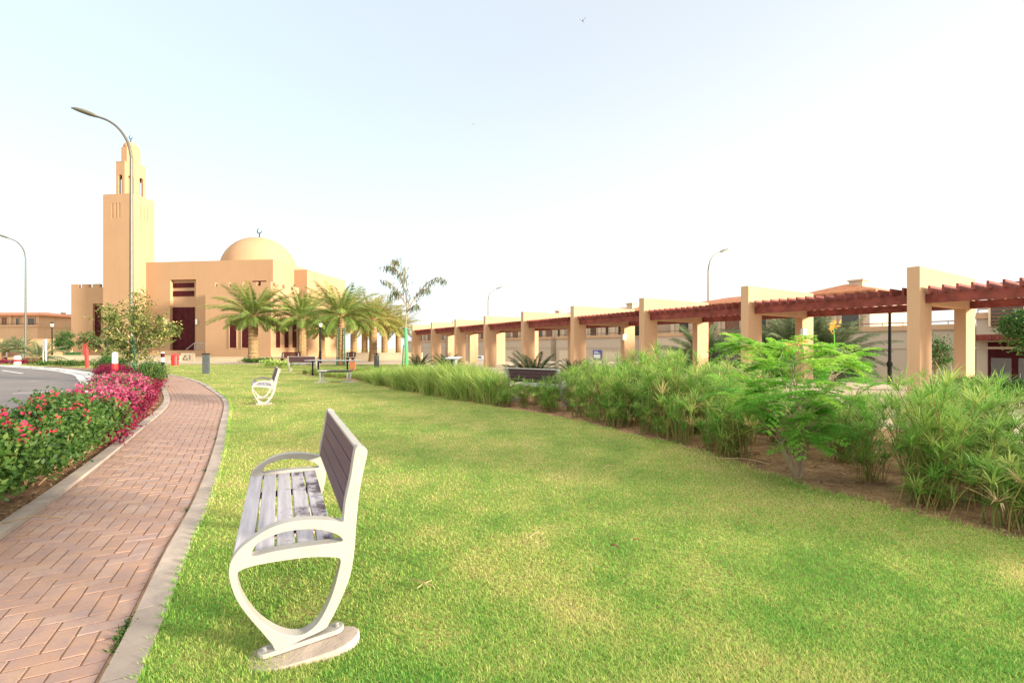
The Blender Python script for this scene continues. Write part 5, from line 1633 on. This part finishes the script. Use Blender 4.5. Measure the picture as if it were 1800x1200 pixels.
# small leafy trees by the lamp
def leafy_tree(loc, scale, brs, mat, seed, leafn, label, leafL=0.10, stem=M['pale_bark'], r0=0.03):
    rg = np.random.default_rng(seed)
    r = empty("small_tree", loc, 0, label, "tree")
    mb = MB(); tips = []
    for b in brs:
        P = spline([np.array(p) * scale for p in b], 5)
        mb.tube(P, [r0 * (1 - 0.7 * i / len(P)) for i in range(len(P))], 6)
        tips.append(P[len(P) // 3:])
    mb.build("trunk", stem, r)
    T = np.concatenate(tips)
    C = T[rg.integers(len(T), size=leafn)] + rg.normal(size=(leafn, 3)) * np.array([0.20, 0.20, 0.17]) * scale
    mb = MB(); leaf_cloud(mb, rg, C, 9, 0.07 * scale, leafL, leafL * 0.45, 0.1, (0.0, 1.0))
    mb.build("crown", mat, r)
    return r
brs = [[(0, 0, 0), (0.02, 0, 0.5), (0.0, 0.05, 1.0), (-0.1, 0, 1.7), (0.1, 0, 2.4), (0.08, 0, 3.4)],
       [(0, 0, 0.9), (-0.4, 0.1, 1.1), (-0.8, 0.1, 1.5), (-1.0, 0, 2.1)], [(0, 0, 1.0), (0.5, -0.1, 1.4), (1.0, 0, 1.9), (1.35, 0.1, 2.2)],
       [(-0.05, 0, 1.3), (-0.4, -0.3, 1.9), (-0.7, -0.4, 2.5), (-0.85, -0.3, 2.85)], [(0, 0, 1.5), (0.5, 0.3, 2.1), (0.75, 0.3, 2.55)],
       [(-0.1, 0, 1.7), (-0.35, 0.3, 2.3), (-0.5, .3, 2.9)]]
x, Z = gp(241, 670)
leafy_tree((x, Z, 0), 1.0, brs, M['sapling'], 21, 620, "loose yellow green sapling in front of the minaret, tied to a green stake", 0.125)
stake(236, 670, 1.75, 0.0, M['dark_green'], "dark green stake tied to the yellow green sapling", 0.09)
brs2 = [[(0, 0, 0), (-0.15, 0, 0.6), (-0.35, 0, 1.2)], [(-0.3, 0, 1.1), (-0.9, 0.1, 1.5), (-1.6, 0, 1.7), (-2.2, 0, 1.6)], [(-0.35, 0, 1.2), (-0.3, 0, 1.7), (-0.1, 0.2, 2.2)], [(-0.35, 0, 1.2), (-1.0, -0.2, 1.9), (-1.6, -.2, 2.1)], [(-0.3, 0, 1.2), (0.2, 0.1, 1.6), (0.5, 0, 1.8)]]
x, Z = gp(197, 648.5)
leafy_tree((x, Z, 0), 1.0, brs2, M['shrub'], 23, 260, "leaning small tree with a sideways crown behind the red banded post", 0.13)
stake(198, 648, 1.9, -0.28, M['dark_green'], "leaning green stake under the sideways crown", 0.075)

def clipped_tree():
    rg = np.random.default_rng(5)
    Z = 51; x = up(112, HY, Z)[0]
    r = empty("clipped_tree", (x, Z, -0.05), 0, "small round clipped dark tree before the boundary wall", "tree")
    mb = MB(); mb.tube([(0, 0, 0), (0, 0, 1.3)], 0.09, 8); mb.build("trunk", M['bark'], r)
    C = rand_dirs(rg, 260); C = C * rg.uniform(0.45, 0.80, (260, 1)) * np.array([1, 1, 1.05]) + np.array([0, 0, 1.75])
    C2 = rg.normal(size=(70, 3)) * np.array([0.35, 0.35, 0.3]) + np.array([0.1, 0, 2.75])
    mb = MB(); leaf_cloud(mb, rg, np.concatenate([C, C2]), 9, 0.08, 0.16, 0.08, 0.2, (0, 0.8)); mb.build("crown", M['darktree'], r)
clipped_tree()

def bushy_tree(loc, rad, hc, sq, mat, seed, n, label, leafL=0.1, trunk_h=1.2):
    rg = np.random.default_rng(seed)
    r = empty("garden_tree", loc, 0, label, "tree")
    C = lump_points(rg, n, rad, hc, 0.5, 10, sq)
    mb = MB(); leaf_cloud(mb, rg, C, 10, 0.09, leafL, leafL * 0.5, 0.2, (0, 1)); mb.build("crown", mat, r)
    mb = MB(); mb.tube([(0, 0, -0.1), (0.03, 0, trunk_h * .5), (0, 0, hc)], [0.09, 0.07, 0.04], 8)
    for k in range(8):
        p = C[rg.integers(len(C))]; mb.tube(spline([(0, 0, trunk_h), (p * 0.5 + np.array([0, 0, trunk_h * .5])), p], 3), [0.04, .035, .03, .025, .02, .015, .01], 5)
    mb.build("trunk", M['bark'], r)
u_ = up(1822, 586, 17.0)
bushy_tree((u_[0], 17.0, -0.2), 1.05, u_[2] + 0.2, 0.95, M['darktree'], 31, 420, "bright green bushy tree cut by the right edge, before the glazed door", 0.12)
u_ = up(1644, 640, 21.5)
bushy_tree((u_[0], 21.5, -0.8), 0.62, u_[2] + 1.25, 1.5, M['darktree'], 33, 120, "thin conifer like sapling between the two legs of the nearest frame", 0.12)
protos = [shrub_mesh(90, 0.62, 0.95, M['darktree'], 0.07, 0.04, 240, 11)]
spots = [(up(px, HY, Z)[0], Z, s) for (px, Z, s) in ((1676, 12.1, .62), (1706, 11.6, .72), (1746, 11.2, .70), (1788, 10.8, .72), (1830, 10.4, .75), (1650, 9.6, 0.5))]
scatter(protos, spots, "dark green low shrub under the pergola at the right edge, behind the sedges", "shrub", "dark shrubs at the foot of the nearest frame", rnd)

# umbrella sedges of the right-hand bed
def sedge_proto(seed, h, n):
    rg = np.random.default_rng(seed)
    r = empty("umbrella_sedge", (0, 0, 0))
    st = MB(); lf = MB()
    for k in range(n):
        az = rg.uniform(0, 6.28); lean = abs(rg.normal(0.16, 0.13)); hh = h * rg.uniform(0.26, 1.0) 
        b = np.array([rg.normal() * 0.09, rg.normal() * 0.09, -0.02])
        d = np.array([math.cos(az) * math.sin(lean), math.sin(az) * math.sin(lean), math.cos(lean)])
        m_ = b + d * hh * 0.55; tp = b + d * hh + np.array([math.cos(az), math.sin(az), -0.25]) * hh * 0.10
        P = spline([b, m_, tp], 3)
        st.tube(P, [0.0058 - 0.0004 * i for i in range(len(P))], 4, rg.uniform(0, 1), cap=False)
        nl = rg.integers(20, 30)
        a = np.linspace(0, 6.28, nl, endpoint=False) + rg.uniform(0, 1) + rg.normal(size=nl) * 0.15
        e = rg.normal(0.45, 0.38, nl)
        D = np.stack([np.cos(a) * np.cos(e), np.sin(a) * np.cos(e), np.sin(e)], 1); D = unit(D + d * 0.25)
        L = rg.uniform(0.15, 0.30, nl) * (0.75 + 0.35 * h); U = unit(np.cross(D, np.array([0, 0, 1.0]) + rg.normal(size=(nl, 3)) * 0.2))
        base = np.tile(tp, (nl, 1)) + rg.normal(size=(nl, 3)) * 0.006
        t = np.clip(rg.uniform(0, 0.62) + rg.uniform(0, 0.34, nl) + (0.35 if rg.random() < 0.10 else 0), 0, 1)
        w2 = (rg.uniform(0.006, 0.011, nl) / 2)[:, None]
        p1 = base + D * (L * 0.5)[:, None]; p2 = base + D * L[:, None] * 0.96 + np.array([0, 0, -1.0]) * (L * rg.uniform(0.05, 0.30, nl))[:, None]
        V = np.stack([base - U * w2 * .6, base + U * w2 * .6, p1 + U * w2, p1 - U * w2, p2], 1).reshape(-1, 3)
        kk = np.arange(nl)[:, None] * 5 + lf.n
        lf.V.append(V); lf.T.append(np.repeat(t, 5)); lf.n += len(V); lf.Fc.append(kk + np.array([[0, 1, 2, 3]])); lf.Fc.append(kk + np.array([[3, 2, 4]]))
    # dry skirt at the foot
    for k in range(16):
        az = rg.uniform(0, 6.28); hh = rg.uniform(0.12, 0.32) ; b = np.array([rg.normal() * 0.09, rg.normal() * 0.09, -0.01])
        st.tube([b, b + np.array([math.cos(az) * 0.3, math.sin(az) * 0.3, 1.0]) * hh], [0.005, 0.002], 3, rg.uniform(0.7, 1), cap=False)
    st.build("stem", M['sedge_stem'], r); lf.build("foliage", M['sedge'], r)
    return r
def tuft_proto(seed, h):
    rg = np.random.default_rng(seed)
    n = 420
    mb = MB()
    az = rg.uniform(0, 6.28, n); ln = np.abs(rg.normal(0.34, 0.22, n)); L = h * rg.uniform(0.55, 1.15, n)
    base = np.stack([rg.normal(size=n) * 0.14, rg.normal(size=n) * 0.14, np.full(n, -0.01)], 1)
    D = np.stack([np.cos(az) * np.sin(ln), np.sin(az) * np.sin(ln), np.cos(ln)], 1)
    U = unit(np.cross(D, rand_dirs(rg, n)))
    w2 = (rg.uniform(0.010, 0.018, n) / 2)[:, None]
    p1 = base + D * (L * 0.6)[:, None]; dr = np.stack([np.cos(az), np.sin(az), np.full(n, -0.2)], 1)
    p2 = base + D * L[:, None] + dr * (L * 0.22)[:, None]
    V = np.stack([base - U * w2, base + U * w2, p1 + U * w2 * .8, p1 - U * w2 * .8, p2], 1).reshape(-1, 3)
    tt = rg.uniform(0.05, 0.85, n); tt[ln > 0.55] += 0.2
    T = np.stack([np.clip(tt + 0.12, 0, 1)] * 2 + [tt] * 3, 1).reshape(-1)
    kk = np.arange(n)[:, None] * 5
    mb.V.append(V); mb.T.append(np.clip(T, 0, 1)); mb.n = len(V); mb.Fc.append(kk + np.array([[0, 1, 2, 3]])); mb.Fc.append(kk + np.array([[3, 2, 4]]))
    return mb.build("grass_tuft", M['tuft'])

BE = resample(BED_EDGE, 0.1)
BN = offset(BE, 1.0) - BE                           # towards the lawn is the other side; flip below
if (BE[60] + BN[60])[0] < BE[60][0]: BN = -BN
dBE = np.arange(len(BE)) * 0.1
def bed_r(s, q):
    i = min(int(s / 0.1), len(BE) - 1)
    return BE[i] + BN[i] * q
protos = [sedge_proto(100 + k, h, n) for k, (h, n) in enumerate(((0.92, 36), (1.08, 38), (0.70, 30), (1.2, 40)))]
small = [sedge_proto(120 + k, h, n) for k, (h, n) in enumerate(((0.40, 14), (0.52, 18)))]
GS = "umbrella sedges in the bed by the lawn"
SL = "clump of green umbrella sedge with fine radiating leaves on thin stems"
s_papyrus_end = float(dBE[int(np.argmin(np.abs(BE[:, 1] - 11.6)))])
i_cut = int(np.argmin(np.linalg.norm(BE - np.array([4.6, 2.4]), axis=1)))
used_big = used_small = 0
PEA = np.array(gp(1404, 838))
YTOP = np.array([(560, 660), (640, 655), (700, 647), (840, 645), (880, 664), (905, 672), (985, 670), (1005, 655), (1100, 636), (1180, 622), (1260, 640), (1310, 655), (1400, 675), (1550, 684), (1650, 664), (1750, 660), (1900, 665), (2400, 690)])
def fit_h(p):
    """Height a plant reaches where it stands in the bed."""
    px = CX + F * p[0] / max(p[1], 0.5)
    return min(1.32, max(0.3, EYE - (0.22 if p[1] < 5.2 else (0.08 if p[1] < 7 else -0.03)) - (np.interp(px, YTOP[:, 0], YTOP[:, 1]) - HY) / F * p[1]))
def add_sedge(p, kind, s):
    global used_big, used_small
    if kind == 'big':
        o = protos[used_big] if used_big < len(protos) else copy_tree(protos[rnd.randrange(4)]); used_big += 1
    else:
        o = small[used_small] if used_small < len(small) else copy_tree(small[rnd.randrange(2)]); used_small += 1
    put(o, p[0], p[1], 0.01, rnd.uniform(0, 6.28), (s, s, s * rnd.uniform(0.9, 1.1)), SL if kind == 'big' else "small low umbrella sedge at the lawn edge of the bed", "sedge", GS if kind == 'big' else "small umbrella sedges at the bed's edge")
s = 0.1 * i_cut
while s < s_papyrus_end + 0.4:
    near = BE[min(int(s / .1), len(BE) - 1)][1] < 7.0
    for row, q in enumerate((0.45, 0.95, 1.55, 2.2, 2.9, 3.7, 4.5)):
        if row > 4 and rnd.random() < 0.45: continue
        p = bed_r(s + rnd.uniform(-0.2, 0.2), q + rnd.uniform(-0.18, 0.18))
        if np.linalg.norm(p - PEA) < 0.55: continue
        if row == 0 and np.linalg.norm(p - PEA) < 0.95: continue
        f = p[1] / max(p[0], 0.2)
        if row == 0 and rnd.random() < 0.25: continue
        hs_ = fit_h(p) / 1.05
        add_sedge(p, 'big', hs_ * rnd.uniform(0.78, 1.02))
    if rnd.random() < 0.85:
        p = bed_r(s + rnd.uniform(0, .3), rnd.uniform(0.12, 0.35))
        if np.linalg.norm(p - PEA) > 0.7: add_sedge(p, 'small', rnd.uniform(0.8, 1.15))
    s += 0.48
tp_ = [tuft_proto(140 + k, h) for k, h in enumerate((0.80, 0.70, 0.92))]
k = 0
s = s_papyrus_end + 0.1
while s < dBE[-1] - 0.2:
    for q in (0.32, 0.95, 1.6, 2.3, 3.0, 3.7, 4.4):
        p = bed_r(s + rnd.uniform(-0.2, 0.2), q + rnd.uniform(-0.2, 0.2))
        if np.linalg.norm(p - np.array([0.6, 12.2])) < 1.0: continue
        o = tp_[k] if k < 3 else tp_[rnd.randrange(3)].copy()
        if k >= 3: COL.objects.link(o)
        k += 1
        put(o, p[0], p[1], 0.0, rnd.uniform(0, 6.28), fit_h(p) / 0.76 * rnd.uniform(0.8, 1.15), "soft tuft of fine ornamental grass in the bed bordering the lawn", "grass tuft", "ornamental grass tufts along the lawn")
    s += 0.54

# feathery shrub with orange flowers
def feathery_shrub():
    rg = np.random.default_rng(77)
    r = empty("feathery_shrub", (PEA[0], PEA[1], 0), 0, "tall feathery green shrub with orange flowers at the lawn's edge", "shrub")
    kz = PEA[1] / F
    mb = MB(); tips = []
    stems = [(-0.10, 0.05, 0.30), (0.05, 0.0, 0.34), (0.16, 0.02, 0.30), (-0.28, -0.02, 0.42)]
    for i in range(16):
        az = i * 2.4 + rg.normal() * 0.2; sp = 0.22 + 0.78 * (i + .5) / 16; top = 1.46 - 0.55 * sp ** 1.5 + rg.normal() * 0.07
        e = np.array([math.cos(az) * sp * 1.08 - 0.04, math.sin(az) * sp * 0.75, top])
        fk = np.array([(-0.11, 0.0, 0.36), (0.03, 0.03, 0.42), (-0.20, -0.03, 0.34), (0.06, -0.04, 0.30)][i % 4])
        b = np.array([fk[0] * 0.12, fk[1] * 0.2, -0.02])
        m2 = np.array([fk[0] + (e[0] - fk[0]) * 0.5, fk[1] + (e[1] - fk[1]) * 0.5, fk[2] + (top - fk[2]) * 0.58])
        P = spline([b, fk, m2, e], 5); mb.tube(P, [0.009 * (1 - 0.7 * j / len(P)) for j in range(len(P))], 6)
        tips.append(P[7:])
        for j in range(5):
            a0 = P[rg.integers(6, len(P) - 1)]; a2 = az + rg.normal() * 1.3; l = rg.uniform(0.18, 0.36)
            e2 = a0 + np.array([math.cos(a2) * l, math.sin(a2) * l, rg.uniform(0.08, 0.28)]); Q = spline([a0, (a0 + e2) / 2 + np.array([0, 0, .03]), e2], 4)
            mb.tube(Q, [0.006 * (1 - .6 * t / len(Q)) for t in range(len(Q))], 4, cap=False); tips.append(Q[2:])
    mb.build("trunk", M['pale_bark'], r)
    T = np.concatenate(tips)
    mb = MB(); n = 300
    HUB = T[rg.integers(len(T), size=62)]
    for f in range(n):
        p = HUB[f % 62] + rg.normal(size=3) * 0.02
        az = rg.uniform(0, 6.28) if rg.random() < .4 else math.atan2(p[1], p[0]) + rg.normal() * 0.7
        e = rg.normal(0.32, 0.42); L = rg.uniform(0.18, 0.32)
        d = np.array([math.cos(az) * math.cos(e), math.sin(az) * math.cos(e), math.sin(e)]); side = np.array([-math.sin(az), math.cos(az), rg.normal() * .15])
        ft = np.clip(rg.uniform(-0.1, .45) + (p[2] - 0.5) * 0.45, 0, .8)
        npn = 6
        for j in range(npn):
            q = (j + 1) / npn; b = p + d * L * q + np.array([0, 0, -0.10 * L * q * q * 3])
            for sg in (-1, 1):
                pd_ = unit((d * .45 + sg * side * .9)[None])[0]; pl = L * 0.42 * math.sin(math.pi * min(1, q * .75 + .15))
                nn = 8; s_ = (np.arange(nn) + .7) / nn
                B = b + pd_ * (pl * s_)[:, None] + np.array([0, 0, -0.02]) * (s_ ** 2)[:, None]
                for s2 in (-1, 1):
                    w_ = np.cross(pd_, [0, 0, 1.0]); w_ /= np.linalg.norm(w_)
                    D = unit(np.tile(s2 * w_ + pd_ * .35, (nn, 1)) + rg.normal(size=(nn, 3)) * .18)
                    U = np.tile(pd_, (nn, 1))
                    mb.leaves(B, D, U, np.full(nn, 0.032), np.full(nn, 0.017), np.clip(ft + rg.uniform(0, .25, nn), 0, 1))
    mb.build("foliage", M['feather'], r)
    for (px, py) in ((1465, 574), (1410, 601), (1392, 606)):
        w0 = up(px, py, PEA[1]); c = np.array([w0[0] - PEA[0], 0.0, w0[2]])
        mb = MB(); nn = 22; D = rand_dirs(rg, nn, 0.5); U = unit(np.cross(D, rand_dirs(rg, nn)))
        mb.leaves(np.tile(c, (nn, 1)) + rg.normal(size=(nn, 3)) * .03, D, U, rg.uniform(.035, .065, nn), np.full(nn, .028), rg.uniform(0, 1, nn))
        mb.build("blossom", M['orangeflower'], r)
        mb = MB(); mb.tube([c + np.array([0.02, 0, -0.30]), c + np.array([0.01, 0, -0.12]), c - np.array([0, 0, .01])], 0.005, 4, 0.5); mb.build("flower_stalk", M['feather'], r)
feathery_shrub()

# ------------------------------------------------------------------ leaf litter and chips on the bare soil
def leaf_litter():
    rg = np.random.default_rng(9)
    pts = []
    s_ = rg.uniform(0, dBE[-1] * 0.75, 4200)
    for a in s_: pts.append(bed_r(a, abs(rg.normal(0, 0.9)) + 0.02))
    ys = rg.uniform(2.0, 14, 1800)
    for y in ys: pts.append(bed(y, min(0.95, abs(rg.normal(0, 0.3)) + 0.02)))
    P = np.array(pts); n = len(P)
    base = np.concatenate([P, rg.uniform(0.0, 0.02, (n, 1))], 1)
    D = rand_dirs(rg, n); D[:, 2] *= 0.25; D = unit(D); U = unit(np.cross(D, np.array([0, 0, 1.0]) + rg.normal(size=(n, 3)) * 0.35))
    mb = MB(); mb.leaves(base, D, U, rg.uniform(0.02, 0.075, n), rg.uniform(0.008, 0.022, n), rg.uniform(0, 1, n))
    o = mb.build("leaf_litter", foliage('litter_leaf', [(0, (0.07, 0.035, 0.018)), (0.5, (0.24, 0.12, 0.055)), (1, (0.55, 0.38, 0.20))], 0.1)); o["kind"] = "stuff"; o["label"] = "dry leaf litter and chips on the bare bed soil"
leaf_litter()

# ------------------------------------------------------------------ litter on the lawn, birds
def twig(px, py, shape, label, mat, rad=0.004, name="dry_stalk"):
    x, Z = gp(px, py)
    mb = MB()
    for P in shape: mb.tube(spline(P, 4), rad, 5)
    o = mb.build(name, mat, None, False, (x, Z, 0.012)); tag(o, label, "dry stalk")
twig(745, 1035, [[(-0.09, 0.05, 0.02), (-0.03, 0.02, 0.03), (0, 0, 0.025)], [(0, 0, 0.025), (-0.03, -0.04, 0.015)], [(0, 0, .025), (0.05, -0.02, 0.02), (0.06, -.03, .02)], [(0.01, 0, .025), (0.04, 0.02, 0.03)], [(0, 0, .03), (.03, -.04, .02)]], "dried branching flower stalk lying on the grass right of the bench", M['straw'], 0.003)
twig(1068, 826, [[(-0.06, -0.06, 0.02), (0, 0.02, 0.04), (0.03, 0.06, 0.03)], [(0, 0.02, 0.04), (0.09, 0.05, 0.03)]], "forked pale straw on the lawn before the sedges", M['straw'], 0.004)
twig(945, 950, [[(-0.06, -0.02, 0.02), (-0.01, 0.02, 0.04), (0.04, 0.02, 0.02)]], "small curved pale straw in the middle of the lawn", M['straw'], 0.003)
twig(1310, 815, [[(-0.30, 0.12, 0.02), (0, 0, 0.05), (0.22, -0.16, 0.02)]], "long dry stick on the soil left of the feathery shrub", M['straw'], 0.006)
twig(60, 925, [[(-0.25, -0.05, 0.02), (0.0, 0.03, 0.06), (0.22, 0.06, 0.03)]], "dry bent twig on the soil of the left bed", M['straw'], 0.004)
for (px, py, lab, rz) in ((1118, 957, "brown fallen leaf on the lawn, nearer the bed", 0.4), (1080, 968, "brown fallen leaf on the lawn, left of the other one", -0.3)):
    x, Z = gp(px, py)
    bm = bmesh.new(); n = 10; L, W_ = 0.055, 0.02; rows = []
    for i in range(n + 1):
        q = i / n; wv = W_ * math.sin(math.pi * q) ** 0.7 / 2 + 0.0005
        rows.append([bm.verts.new((q * L - L / 2, sg * wv, 0.012 * math.sin(math.pi * q) + abs(sg) * 0.008)) for sg in (-1, 0, 1)])
    for i in range(n):
        for j in range(2): bm.faces.new((rows[i][j], rows[i + 1][j], rows[i + 1][j + 1], rows[i][j + 1]))
    me = bpy.data.meshes.new("fallen_leaf"); bm.to_mesh(me); bm.free(); me.materials.append(M['dead_leaf'])
    o = bpy.data.objects.new("fallen_leaf", me); COL.objects.link(o); o.location = (x, Z, 0.028); o.rotation_euler = (0.15, 0.1, rz); tag(o, lab, "leaf")
def bird(px, py, Z, s, label, up_):
    p = up(px, py, Z)
    mb = MB(); mb.tube([(-0.16, 0, 0), (-0.08, 0, 0.01), (0.02, 0, 0), (0.12, 0, 0), (0.2, 0, 0.0)], [0.012, 0.045, 0.05, 0.03, 0.012], 8)
    for sg in (-1, 1):
        mb.add([(-0.06, sg * 0.03, 0.02), (0.06, sg * 0.03, 0.02), (0.09, sg * 0.22, up_ * .2), (0.02, sg * 0.24, up_ * .2), (0.10, sg * 0.42, up_ * .36), (0.04, sg * 0.34, up_ * .32)], np.array([[0, 1, 2, 3], [3, 2, 4, 5]]))
    mb.box(0.18, 0.28, -0.04, 0.04, -0.006, 0.004)
    o = mb.build("bird", M['plum'], None, False, p, (0, 0, R(60))); o.scale = (s, s, s); tag(o, label, "bird")
bird(1024, 37, 45, 0.75, "small dark bird high in the sky, larger of two", 1.0)
bird(832, 218, 60, 0.5, "tiny bird in the pale sky above the pergola", -0.3)

# weeds in the joint between pavers and kerb, and ragged grass over the kerb's lawn side
def joint_weeds():
    rg = np.random.default_rng(31)
    B = []
    for s0, ln, n in ((2.62, 0.22, 420), (4.6, 0.07, 60), (6.1, 0.05, 40), (8.2, 0.06, 40)):
        d = np.concatenate([[0], np.cumsum(np.linalg.norm(np.diff(PR, axis=0), axis=1))])
        i0 = int(np.argmin(np.abs(PR[:, 1] - 1.5)))
        ss = d[i0] + s0 - 1.6 + rg.normal(size=n) * ln * 0.4
        C = offset(PR, 0.152)
        B.append(np.stack([np.interp(ss, d, C[:, 0]) + rg.normal(size=n) * 0.012, np.interp(ss, d, C[:, 1]) + rg.normal(size=n) * 0.008, np.full(n, -0.004)], 1))
    B = np.concatenate(B); n = len(B)
    D = rand_dirs(rg, n, 0.7); U = unit(np.cross(D, rand_dirs(rg, n)))
    mb = MB(); mb.leaves(B, D, U, rg.uniform(0.012, 0.035, n), rg.uniform(0.004, 0.009, n), rg.uniform(0, 1, n))
    o = mb.build("joint_weeds", M['shrub']); o["kind"] = "stuff"; o["label"] = "small green weeds in the joint beside the kerb"
joint_weeds()
def lawn_fringe():
    rg = np.random.default_rng(33)
    m = 9000
    k = rg.integers(8, 190, m); P = PR[k] + rg.normal(size=(m, 2)) * 0.012
    k2 = rg.integers(20, 130, m // 2); Q = resample(BED_EDGE, 0.1); k2 = np.minimum(k2, len(Q) - 1); P = np.concatenate([P, Q[k2] + rg.normal(size=(m // 2, 2)) * 0.05]); m = len(P)
    az = rg.uniform(0, 6.28, m); ln = np.abs(rg.normal(0.7, 0.35, m)); L = rg.uniform(0.02, 0.055, m)
    D = np.stack([np.cos(az) * np.sin(ln), np.sin(az) * np.sin(ln), np.cos(ln)], 1); U = np.stack([-np.sin(az), np.cos(az), np.zeros(m)], 1)
    mb = MB(); mb.leaves(np.concatenate([P, np.full((m, 1), -0.002)], 1), D, U, L, np.maximum(0.003, 0.0012 * P[:, 1]), rg.uniform(0, 1, m))
    o = mb.build("lawn_fringe", M['blade']); o["kind"] = "stuff"; o["label"] = "ragged grass fringe along the kerb and bed edge"
lawn_fringe()
